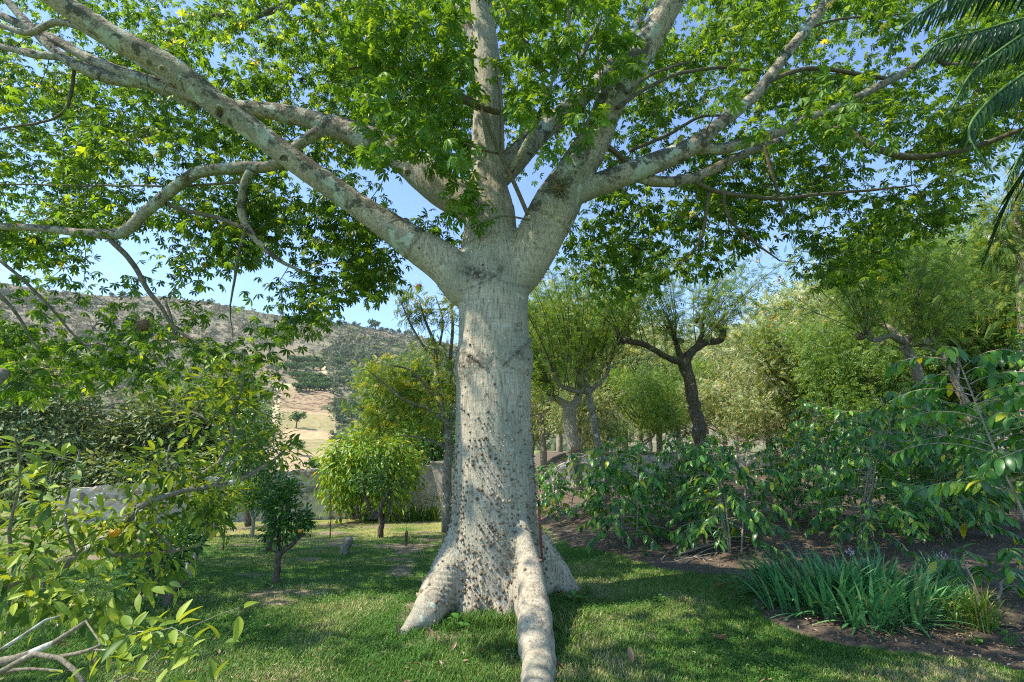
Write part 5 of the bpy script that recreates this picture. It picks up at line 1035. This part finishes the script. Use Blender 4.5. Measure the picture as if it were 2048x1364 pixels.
def cf(k_, px, py, H, lab, Y=None, rz=None):
    b_ = gy(px, py) if Y is None else at(px, py, Y); hs = [1.5, 1.5, 1.8, 1.25]; s = H / hs[k_]
    dup(CB[k_], lab, b_, random.uniform(0, 6) if rz is None else rz, s).name = 'coffee_bush'
cf(3, 1090, 1030, 1.15, 'coffee bush peeping out from behind the trunk edge, next to the rusty steel')
cf(0, 1350, 1015, 1.4, 'coffee bush at the foot of the dark leaning pollard'); cf(3, 1190, 1020, 1.3, 'short coffee bush under the slim candelabra tree')
cf(2, 1560, 1045, 1.5, 'coffee bush between the twig pile bush and the broad yellow-flecked one'); cf(1, 1385, 1068, 1.15, 'half-bare coffee bush left of the twig pile, stems showing')
cf(1, 1830, 1050, 2.2, 'tall coffee bush behind the purple-flowered end of the clump'); cf(2, 1950, 1040, 2.1, 'large coffee bush near the right edge with a yellow leaf'); cf(0, 1610, 985, 2.2, 'coffee bush in the second row with upright shoots'); cf(2, 1770, 970, 2.0, 'coffee bush in the second row below the leaning pale trunk')
cf(1, 1900, 960, 2.0, 'second-row coffee bush below the forked pollard'); cf(0, 1420, 960, 1.4, 'third-row coffee bush behind the dark leaning trunk'); cf(2, 2080, 1000, 2.2, 'coffee bush cut by the right edge')
cf(1, 1860, 1075, 1.6, 'front-row coffee bush just behind the pinkish bloom'); cf(2, 1330, 1050, 1.3, 'coffee bush with drooping tips between the lawn-edge bush and the half-bare one')
cf(1, 1690, 950, 1.6, 'third-row coffee bush in the sunny gap'); cf(3, 1560, 950, 1.4, 'third-row coffee bush above the broad one')
nr = coffee('coffee_bush', 'nearest coffee bush with very large glossy leaves filling the right edge', np.array([4.1, 3.7, float(gh(4.1, 3.7))]), 2.5, .95, 5, 26, .12, 21, .52, .8, lean=(.0, .1))
coffee('coffee_bush', 'knee-high coffee plant with shining leaves under the large one at the right edge', gy(1985, 1215), .62, .42, 2, 7, .15, 22, .25, .9)

# ================================================================ BED PLANTS AND SMALL THINGS
def blades(buf, cs, nper, L, W_, lean, curve, seg=6, att=None, base_r=.05, fold=.25, dirbias=None):
    r_ = rng
    for c_ in cs:
        a0 = r_.uniform(0, 6.28)
        for j in range(nper):
            a = a0 + r_.normal() * 1.4; ln = abs(r_.normal() * lean) + .05; L_ = L * r_.uniform(.55, 1.1); w0 = W_ * r_.uniform(.7, 1.15)
            d_ = np.array([math.cos(a), math.sin(a), 0.]);
            if dirbias is not None: d_ = unit(d_ + dirbias(c_))
            s = np.linspace(0, 1, seg); th_ = ln + curve * r_.uniform(.2, 1.3) * s ** 1.6; ds = L_ / (seg - 1)
            x = np.concatenate([[0], np.cumsum(np.sin(th_[:-1]) * ds)]); z = np.concatenate([[0], np.cumsum(np.cos(th_[:-1]) * ds)])
            sd_ = np.array([-d_[1], d_[0], 0]); tw_ = r_.normal() * .5; sdv = unit(sd_ * math.cos(tw_) + d_ * math.sin(tw_) * .6)
            cen = c_ + r_.normal(size=3) * [base_r, base_r, 0] + d_ * x[:, None] + np.array([0, 0, 1]) * z[:, None]; wd = w0 / 2 * np.minimum(1, (1 - s) * 2.6 + .04) * np.minimum(1, .55 + s * 2)
            mid = cen - np.cross(sdv, d_)[None] * 0 - np.array([0, 0, fold]) * wd[:, None]
            V = np.stack([cen + sdv * wd[:, None], mid, cen - sdv * wd[:, None]], 1).reshape(-1, 3); i = np.arange(seg - 1)[:, None] * 3; j_ = np.arange(2)[None]
            buf.add(V, np.stack([i + j_, i + j_ + 1, i + j_ + 4, i + j_ + 3], -1).reshape(-1, 4), None, 0, r_.random() if att is None else att)
o = gy(1690, 1215); ib = Buf(); cs_ = []
for _ in range(150):
    a = rng.uniform(0, 6.28); q_ = rng.random() ** .55; p_ = np.array([math.cos(a) * q_ * .80, math.sin(a) * q_ * .62, 0]); p_[2] = float(gh(*(o[:2] + p_[:2]))) - o[2]; cs_.append(p_)
blades(ib, cs_, 8, .54, .030, .66, 1.2, 8, base_r=.022, dirbias=lambda c_: np.array([c_[0] * 2.2 - .5, c_[1] * 1.6 - .4, 0]))
isr = root('sword_leaf_clump', 'big clump of blue-green sword-shaped leaves on the dark soil at the lawn edge', 'plant', o)
link('foliage', ib.mesh('foliage', [M['iris']]), isr)
for (px, py, Y_, bx, by) in ((1700, 1103, o[1] + .15, .05, .1), (1885, 1112, o[1] + .2, .75, .15)):
    t_ = P(px, py, Y_) - o; sbf = Buf(); b_ = np.array([t_[0] - .06, t_[1], 0]); tube(sbf, [b_, (b_ + t_) / 2 + [0.02, 0, 0], t_], [.004, .0035, .003], 5, 0, .5)
    sk_ = link('flower_stalk', sbf.mesh('flower_stalk', [M['stalk']]), isr); fb = Buf(); c_ = t_ + rvec(26) * .035; scatter(fb, kite(.6, .2), c_, rvec(26), rvec(26), .022); f = link('flower', fb.mesh('flower', [M['pink']], False), sk_)
o = gy(1880, 1160); ib = Buf(); blades(ib, [np.array([rng.normal() * .10, rng.normal() * .08, 0]) for _ in range(16)], 7, .34, .02, .4, .6, 7, base_r=.02); r2 = root('sword_leaf_clump', 'smaller clump of sword-shaped leaves to the right, one pinkish bloom above', 'plant', o); link('foliage', ib.mesh('foliage', [M['iris']]), r2)
o = gy(1962, 1262); ib = Buf(); blades(ib, [np.array([rng.normal() * .10, rng.normal() * .06, 0]) for _ in range(24)], 8, .46, .011, .35, 1.5, 9, base_r=.02); r2 = root('strap_leaf_clump', 'yellow-green arching strap-leaf clump with browned tips in the lower right corner', 'plant', o); link('foliage', ib.mesh('foliage', [M['lily']]), r2)
o = at(800, 1030, 17.2); ib = Buf(); blades(ib, [np.array([rng.uniform(-1.2, 1.2), rng.normal() * .15, 0]) for _ in range(46)], 7, .55, .05, .4, .7, 5, base_r=.05); r2 = root('agave_bed', 'row of pale upright sword leaves along the foot of the plastered wall', 'plant', o); link('foliage', ib.mesh('foliage', [M['lily']]), r2)
o = at(858, 1010, 17.6)
plant('wall_shrub', 'thin pale shrub against the sunlit plaster by the pillar', 'shrub', o, [([o, o + [.1, 0, .5], o + [.2, 0, .9]], [.02, .015, .008]), ([o, o + [-.2, 0, .4], o + [-.4, 0, .8]], [.02, .015, .008])], [(0, 0, .6, .6, .3, .45), (-.5, 0, .5, .4, .3, .4)], 60, 7, .16, [LK], .09, 'lime_citrus', 'pale_bark', parts=('stems', 'foliage'), tip=.003)
# broad-leaved weeds
def weed(label, o, n, L, h, mat='weed', name='weed'):
    r_ = root(name, label, 'weed', o); wb_ = Buf(); a = rng.uniform(0, 6.28, n); el = rng.uniform(.1, .9, n); pos = np.stack([np.cos(a) * .04 * rng.random(n), np.sin(a) * .04 * rng.random(n), h * rng.random(n)], -1); pos *= [1 + h * 4, 1 + h * 4, 1]
    scatter(wb_, leaf_t(.62, 3, .3, .15, .4), pos, np.stack([np.cos(a), np.sin(a), el], -1), unit(np.array([0, 0, 1]) + .2 * rvec(n)), L * rng.uniform(.6, 1.1, n)); sb_ = Buf()
    for p_ in pos: tube(sb_, [np.array([0, 0, -.01]), p_], [.003, .002], 4, cap=False)
    link('stems', sb_.mesh('stems', [M['stalk']]), r_); link('leaves', wb_.mesh('leaves', [M[mat]]), r_)
for px, py, n, L, h, lab in ((915, 1262, 9, .10, .10, 'bright broad-leaved weed in the tall grass between the roots'), (868, 1215, 16, .07, .14, 'small leafy weed on the left buttress root'), (1150, 1205, 10, .11, .10, 'heart-leaved weed at the foot of the right buttress'), (1178, 1190, 30, .05, .16, 'bushy fine-leaved weed right of the buttress'), (1320, 1205, 40, .035, .06, 'low clover-like patch on the lawn right of the tree'),
                            (1945, 1290, 12, .09, .10, 'light green weed beneath the strap-leaf clump'), (2020, 1295, 22, .06, .12, 'pale weed in the lower right corner'), (1780, 1275, 26, .035, .06, 'small yellowish weed on the bed edge below the sword leaves'), (1550, 1122, 14, .04, .10, 'little weed sprouting beside the twig pile'), (1290, 1115, 40, .035, .16, 'feathery weed on the soil at the lawn edge'), (1385, 1098, 12, .10, .10, 'glossy seedling on the soil left of the twig pile')):
    weed(lab, gy(px, py), n, L, h)
# stump, stake, steel bar
o = gy(690, 1108); sb_ = Buf(); tube(sb_, [(0, 0, -.1), (0, 0, .08), (.03, .01, .17), (.05, .0, .235)], [.085, .075, .08, .085], 12, 0, .5, True, .2)
st_ = root('tree_stump', 'weathered sawn stump standing on the lawn left of the great trunk', 'stump', o); link('trunk', sb_.mesh('trunk', [M['grey_bark']]), st_); sb_ = Buf(); tube(sb_, [(.05, 0, .225), (.05, 0, .262)], [.074, .07], 12, 0, .5, True, .1); link('cut_top', sb_.mesh('cut_top', [M['deadwood']]), st_)
o = gy(812, 1092); sb_ = Buf(); s = .024
sb_.add([(x * s * k_, y * s * k_, z) for z, k_ in ((-.1, 1), (.25, 1), (.285, .6)) for x, y in ((-1, -1), (1, -1), (1, 1), (-1, 1))], [(a + b_, (a + 1) % 4 + b_, (a + 1) % 4 + 4 + b_, a + 4 + b_) for b_ in (0, 4) for a in range(4)] + [(8, 9, 10, 11)])
st_ = root('wooden_stake', 'short dark wooden stake with a bent wire on top in the lawn', 'stake', o); link('post', sb_.mesh('post', [M['dark_bark']], False), st_); sb_ = Buf(); tube(sb_, [(0, 0, .27), (-.01, 0, .40), (-.02, 0, .425), (-.11, 0, .43)], .004, 5); link('wire', sb_.mesh('wire', [M['deadwood']]), st_)
p0 = P(1084, 1116, 5.62); p1 = P(1077, 1004, 5.55); d_ = p1 - p0; sb_ = Buf(); w_ = .012; u_ = np.array([1., 0, 0]); v_ = np.array([0, 1., 0]) * .5
sb_.add([p0 + d_ * t + (u_ * a + v_ * b_) * w_ for t in (-.05, 0.5, .93) for a, b_ in ((-1, -1), (1, -1), (1, 1), (-1, 1))], [(a + b_, (a + 1) % 4 + b_, (a + 1) % 4 + 4 + b_, a + 4 + b_) for b_ in (0, 4) for a in range(4)] + [(3, 2, 1, 0), (8, 9, 10, 11)])
st_ = root('steel_bar', 'rust-red steel bar leaning upright in the cleft of the great trunk', 'bar', (0, 0, 0)); link('blade', sb_.mesh('blade', [M['rust']], False), st_); sb_ = Buf(); tube(sb_, [p0 + d_ * .93, p0 + d_ * 1.0, p0 + d_ * 1.03], [.012, .014, .010], 8); link('grip', sb_.mesh('grip', [M['black']]), st_)
# dead sticks
def stick(label, pts, r0, group=None, forks=2, lift=.02):
    sb_ = Buf(); P_ = np.array([gy(a, b_) + [0, 0, lift + (c_ if c_ else 0)] for a, b_, c_ in pts]); tube(sb_, P_, np.linspace(r0, r0 * .45, len(P_)), 6, step=.08, bump=.15)
    for _ in range(forks):
        k_ = rng.integers(1, len(P_)); e = P_[k_] + rng.normal(size=3) * [.12, .10, .05]; e[2] = max(e[2], float(gh(e[0], e[1])) + .01); tube(sb_, [P_[k_], (P_[k_] + e) / 2 + [0, 0, .01], e], [r0 * .5, r0 * .4, r0 * .2], 5)
    return tag(link('dead_stick', sb_.mesh('dead_stick', [M['deadwood']])), label, 'stick', group)
grp = 'cut sticks piled on the soil'
for pts, r0, lab in (([(1322, 1124, 0), (1350, 1100, .03), (1390, 1096, .05), (1440, 1092, .04)], .010, 'long pale stick along the back of the twig pile'), ([(1358, 1112, 0), (1400, 1108, .06), (1440, 1095, .06)], .018, 'thickest grey stick lying on top of the twig pile'), ([(1350, 1120, 0), (1400, 1122, .02), (1428, 1122, .02)], .012, 'straight stick at the front of the twig pile'),
                     ([(1370, 1130, 0), (1410, 1112, .05), (1445, 1098, .03)], .010, 'slanting stick crossing the pile from front left'), ([(1405, 1120, 0), (1415, 1134, .01)], .010, 'short stub poking out in front of the pile'), ([(1390, 1118, .02), (1430, 1128, .01), (1440, 1140, 0)], .006, 'thin stick fanning to the front right of the pile'), ([(1380, 1110, .03), (1372, 1098, .08), (1378, 1085, .12)], .006, 'twig standing up out of the pile'), ([(1340, 1128, 0), (1390, 1124, .04), (1440, 1112, .03)], .008, 'bowed stick low on the left of the pile'), ([(1360, 1118, .04), (1410, 1104, .08), (1450, 1100, .05)], .007, 'slim stick lying highest across the pile')):
    stick(lab, pts, r0, grp)
stick('pale forked dead branch on the soil behind the right buttress', [(1100, 1072, 0), (1112, 1076, .04), (1130, 1068, .06), (1162, 1078, .02)], .008, forks=3)
stick('slender dead twig lying on soil at the lawn edge', [(1450, 1098, .1), (1440, 1085, .1), (1458, 1076, .05)], .005, forks=1)
# seed pods, fallen leaves
def pod(px, py, lab, s=.06):
    pb = Buf(); 
    for k_ in range(4): t = np.linspace(0, 1, 8)[:, None]; a = rng.uniform(0, 3.1); d_ = np.array([math.cos(a), math.sin(a), 0]); n_ = np.array([-d_[1], d_[0], 0]); tube(pb, (t - .5) * 2 * s * d_ + n_ * np.sin(t * 3.14) * s * .6 * (1 if k_ % 2 else -1) + np.array([0, 0, .02 + .012 * k_]), .006, 6, 0, .5)
    o_ = tag(link('seed_pod', pb.mesh('seed_pod', [M['pod']])), lab, 'seed pod'); o_.location = tuple(gy(px, py))
pod(1440, 1284, 'curled brown split seed pod on the lawn below the bed', .055); pod(1440, 1178, 'small brown curled pod on the grass near the bed edge', .04)
DL = leaf_t(.45, 4, -.5, .35, .5)
def dead_leaf(px, py, L, lab):
    b_ = Buf(); scatter(b_, DL, np.zeros((1, 3)), unit(np.array([[rng.normal(), rng.normal(), .5]])), unit(np.array([[.3 * rng.normal(), .3 * rng.normal(), 1]])), L, 0, rng.uniform(.1, .6)); o_ = tag(link('fallen_leaf', b_.mesh('fallen_leaf', [M['litter']])), lab, 'leaf', 'curled fallen leaves'); o_.location = tuple(gy(px, py) + [0, 0, .03])
dead_leaf(1266, 1336, .11, 'large curled brown leaf standing on the grass right of the front root'); dead_leaf(1130, 1350, .09, 'flat brown leaf beside the tip of the front root'); dead_leaf(866, 1280, .08, 'tan leaf in the grass below the left root'); dead_leaf(795, 1275, .09, 'dark leaf at the tip of the left root'); dead_leaf(960, 1316, .08, 'brown leaf in the grass left of the front root'); dead_leaf(900, 1312, .08, 'brown leaf on the thin grass patch lower left of the root'); dead_leaf(820, 1345, .05, 'small brown leaf near the bottom edge')
# litter on the plantation soil and lawn: uncountable
lb = Buf(); n = 22000; u = rng.uniform(1080, 2300, n); v = rng.uniform(905, 1330, n); d_ = ray(u, v); t_ = 1.5 / np.maximum(1e-3, -d_[:, 2]); t_ = np.where(d_[:, 2] < -.02, t_, 30); t_ = np.clip(t_ * rng.uniform(.75, 1.0, n), 2, 32); xy = d_[:, :2] * t_[:, None]; ok = soil_at(xy[:, 0], xy[:, 1]); xy = xy[ok]; n = len(xy)
pos = np.stack([xy[:, 0], xy[:, 1], gh(xy[:, 0], xy[:, 1]) + .04], -1); scatter(lb, kite(.45, .2), pos, rvec(n) * [1, 1, .25], unit(np.array([0, 0, 1]) + .4 * rvec(n)), rng.uniform(.014, .045, n))
tag(link('leaf_litter', lb.mesh('leaf_litter', [M['litter']], False)), kind='stuff', label='dry leaf litter on the dark soil')
# black drip hose
hb_ = Buf(); tube(hb_, [gy(a, b_) + [0, 0, .015] for a, b_ in ((1770, 1232), (1830, 1236), (1900, 1246), (1960, 1252), (2060, 1262), (2200, 1275))], .009, 8, step=.05); tag(link('drip_hose', hb_.mesh('drip_hose', [M['hose']])), 'thin black drip hose on the soil behind the strap-leaf clump', 'hose')

# air plants and nests on the ceiba
def airplant(name, label, c_, n, L, down=.2, w_=.03, core=.06):
    r_ = root(name, label, 'epiphyte', c_); b_ = Buf(); d_ = rvec(n); d_[:, 2] -= down; scatter(b_, leaf_t(w_, 3, .3, .1, .3), rvec(n) * core * rng.random((n, 1)), d_, rvec(n), L * rng.uniform(.5, 1.1, n)); link('foliage', b_.mesh('foliage', [M['airplant']], False), r_); cb_ = Buf(); cb_.add(SV * core * .8 * (1 + .4 * (rng.random((len(SV), 1)) - .5)), None, SF); link('base', cb_.mesh('base', [M['nest']]), r_)
airplant('air_plant', 'bristly grey-green air plant in the fork of the right limb', P(1118, 376, 5.02), 420, .17, .15)
airplant('air_plant', 'small tufted air plant perched on the arched left branch', P(374, 357, 5.95), 60, .15, -.3, .05, .03)
airplant('bird_nest', 'shaggy brown hanging nest in the leaves before the hillside', P(286, 650, 6.0), 260, .12, .3, .035, .09)
airplant('bird_nest', 'small round nest at the top of the thin lichened tree', P(838, 573, 12.6), 80, .16, 0, .05, .09)

# ================================================================ PALM at the right, off the frame
po = np.array([6.6, 4.2, 0.]); po[2] = float(gh(po[0], po[1])); pr_ = root('palm_tree', 'palm whose dark drooping fronds hang into the upper right corner', 'palm', po)
tbp = Buf(); tube(tbp, [(0, 0, -.2), (.1, 0, 2), (0.05, 0, 4.6)], [.17, .13, .12], 14, bump=.12, step=.15); link('trunk', tbp.mesh('trunk', [M['grey_bark']]), pr_)
def frond(path, Lf, w_=.05, n=64, bend=.5, side=(1, -1)):
    p_, r_ = resample(np.array(path) - po, np.linspace(.022, .006, len(path)), .05); fb = Buf(); tube(fb, p_, r_, 6, 0, .5); s = np.linspace(.10, .985, n)
    i_ = s * (len(p_) - 1); i0 = i_.astype(int); i0 = np.minimum(i0, len(p_) - 2); c_ = p_[i0] * (1 - (i_ - i0))[:, None] + p_[i0 + 1] * (i_ - i0)[:, None]; tg = unit(p_[i0 + 1] - p_[i0]); sd_ = unit(np.cross(tg, np.array([0, 0, 1.]) + tg * 0)); upn = np.cross(sd_, tg)
    L_ = Lf * (np.sin(np.clip(s * 3.0 + .15, 0, 3.14)) * .75 + .25) * (1 - .35 * s)
    for sg in side: scatter(fb, leaf_t(w_ / Lf, 5, bend, .3, .3), c_, unit(sd_ * sg * .55 + tg * .6 - np.array([0, 0, 1.]) * (.55 + .3 * sg * 0) + rng.normal(size=(n, 3)) * .05), unit(upn * .3 + sd_ * sg * .3 + np.array([0, -1., 0]) * .8 + .08 * rvec(n)), L_ * rng.uniform(.9, 1.08, n), 1)
    link('frond', fb.mesh('frond', [M['stalk'], M['palm']]), pr_)
top = po + [0.05, 0, 4.6]
frond([top, P(2230, 10, 4.2), P(2080, 30, 4.1), P(1960, 62, 4.0), P(1880, 85, 3.95), P(1830, 130, 3.9)], .58, .055)
frond([top, P(2300, 60, 3.9), P(2120, 110, 3.8), P(2030, 160, 3.7), P(1965, 215, 3.65), P(1938, 270, 3.6), P(1985, 345, 3.55)], .46, .05)
frond([top, P(2300, -90, 4.3), P(2050, -60, 4.2), P(1900, -10, 4.1), P(1800, 60, 4.0), P(1775, 110, 4.0)], .55, .055)
frond([top, P(2250, 200, 4.4), P(2130, 270, 4.4), P(2050, 300, 4.4), P(2010, 380, 4.4)], .45, .045)
frond([top, P(2250, -60, 4.0), P(2120, 20, 3.9), P(2000, 100, 3.8), P(1940, 150, 3.8), P(1905, 215, 3.8)], .52, .05)
frond([top, P(2250, 60, 4.6), P(2150, 150, 4.6), P(2080, 210, 4.6), P(2030, 290, 4.6)], .5, .05)
frond([top, P(2200, -120, 4.4), P(2000, -40, 4.4), P(1880, 30, 4.3), P(1850, 60, 4.3)], .52, .05)
frond([top, top + [-1, -1, .8], top + [-2, -2, .4], top + [-2.6, -2.6, -.5]], .6, .04); frond([top, top + [1, .6, 1.0], top + [2, 1.2, .6], top + [2.8, 1.6, -.4]], .6, .04)
frond([top, top + [.2, 1.1, 1.0], top + [.3, 2.2, .6], top + [.3, 3, -.4]], .6, .04); frond([top, top + [1, -1, .9], top + [1.8, -1.9, .4], top + [2.2, -2.4, -.6]], .6, .04)

# ================================================================ GRASS
def grass(npx, x0, x1, y0, y1, hgt, wid, seed):
    r_ = np.random.default_rng(seed); u = r_.uniform(x0, x1, npx); v = r_.uniform(y0, y1, npx); d = ray(u, v); t = (1.6 - 0) / -d[:, 2]; xy = d[:, :2] * t[:, None] * r_.uniform(.97, 1.03, (npx, 1))
    for _ in range(3): t = (1.6 - gh(xy[:, 0], xy[:, 1])) / -d[:, 2]; xy = d[:, :2] * t[:, None]
    xy = xy + r_.normal(size=xy.shape) * .03; x, y = xy[:, 0], xy[:, 1]; k_ = ~soil_at(x, y) & (r_.random(npx) > bare_at(x, y) * .9) & (y < 16); x, y = x[k_], y[k_]; u = u[k_]
    n = len(x); near = np.exp(-(((x + .1) / .75) ** 2 + ((y - 5.0) / .55) ** 2)); h = hgt * r_.uniform(.5, 1.2, n) * (1 + 1.9 * near * (r_.random(n) < .8)) * (.7 + .6 * fbm(x * 2, y * 2, 3)) ; z = gh(x, y)
    a = r_.uniform(0, 6.28, n); ln = r_.uniform(.1, .9, n); b0 = np.stack([x, y, z], -1); d_ = np.stack([np.cos(a) * ln, np.sin(a) * ln, np.ones(n)], -1); s_ = np.stack([-np.sin(a), np.cos(a), 0 * a], -1) * (wid * (1 + y * .10))[:, None] / 2
    mid = b0 + d_ * (h * .55)[:, None]; tip = mid + np.stack([np.cos(a) * (ln + .5), np.sin(a) * (ln + .5), .6 + 0 * a], -1) * (h * .5)[:, None]
    V = np.stack([b0 - s_, b0 + s_, mid + s_ * .8, mid - s_ * .8, tip], 1).reshape(-1, 3); i = np.arange(n) * 5
    att = np.clip(r_.normal(.38, .22, n) + .75 * (fbm(x * 1.2 + 9, y * 1.2, 3) - .5) * 2 + .35 * sstep(9.5, 12.5, y) - .3 * near, 0, 1); gb_ = Buf(); gb_.add(V, np.stack([i, i + 1, i + 2, i + 3], -1), None, 0, att); gb_.t.append(np.stack([i + 3, i + 2, i + 4], -1)); gb_.tm.append(np.zeros(n)); gb_.ta.append(att); return gb_
gq = grass(330000, -200, 2250, 1030, 1480, .042, .0042, 5)
tag(link('grass', gq.mesh('grass', [M['grass']], False)), kind='stuff', label='short lawn grass')
print('done')
# fallen leaves and bits on the lawn, too many to count
ll = Buf(); n = 2600; u = rng.uniform(-100, 1900, n); v = rng.uniform(1070, 1450, n); d_ = ray(u, v); t_ = 1.6 / -d_[:, 2]; xy = d_[:, :2] * t_[:, None]; ok = ~soil_at(xy[:, 0], xy[:, 1]) & (vnoise(xy[:, 0] * 1.3, xy[:, 1] * 1.3) > .35) & (xy[:, 1] < 12); xy = xy[ok]; n = len(xy)
pos = np.stack([xy[:, 0], xy[:, 1], gh(xy[:, 0], xy[:, 1]) + .03], -1); scatter(ll, leaf_t(.4, 2, -.4, .3, .5), pos, rvec(n) * [1, 1, .3], unit(np.array([0, 0, 1]) + .4 * rvec(n)), .012 + .05 * rng.random(n) ** 3)
tag(link('fallen_leaves', ll.mesh('fallen_leaves', [M['litter']], False)), kind='stuff', label='dry leaf bits scattered on the lawn')
# clover and small weeds in the turf
cl_ = Buf(); n = 16000; cc = np.array([gy(a, b_) for a, b_ in ((560, 1175), (720, 1165), (820, 1120), (930, 1290), (1330, 1200), (1200, 1150), (860, 1200), (640, 1200), (480, 1260), (1180, 1230), (1420, 1300), (760, 1250), (1560, 1340), (640, 1300))]); k_ = rng.integers(len(cc), size=n)
pos = cc[k_] + rng.normal(size=(n, 3)) * [.34, .26, 0]; ok = ~soil_at(pos[:, 0], pos[:, 1]); pos = pos[ok]; n = len(pos); pos[:, 2] = gh(pos[:, 0], pos[:, 1]) + .015 + .035 * rng.random(n)
scatter(cl_, leaf_t(.8, 1, .2, .1, .5), pos, rvec(n) * [1, 1, .3], unit(np.array([0, 0, 1]) + .3 * rvec(n)), rng.uniform(.008, .022, n)); tag(link('clover', cl_.mesh('clover', [M['weed']], False)), kind='stuff', label='low clover patches in the turf')
# thin air between here and the hill
hz = Buf(); x0, x1, y0, y1, z0, z1 = -620, 620, -60, 760, -8, 260
hz.add([(x, y, z) for z in (z0, z1) for x, y in ((x0, y0), (x1, y0), (x1, y1), (x0, y1))], [(0, 3, 2, 1), (4, 5, 6, 7), (0, 1, 5, 4), (1, 2, 6, 5), (2, 3, 7, 6), (3, 0, 4, 7)])
hm = bpy.data.materials.new('haze'); hm.use_nodes = True; hn = hm.node_tree; hn.nodes.clear(); ho = hn.nodes.new('ShaderNodeOutputMaterial'); pv = hn.nodes.new('ShaderNodeVolumePrincipled'); pv.inputs['Color'].default_value = (.85, .90, 1, 1); pv.inputs['Density'].default_value = .00018; pv.inputs['Anisotropy'].default_value = .3; hn.links.new(pv.outputs[0], ho.inputs['Volume'])
tag(link('haze', hz.mesh('haze', [hm], False)), kind='stuff', label='thin pale haze')
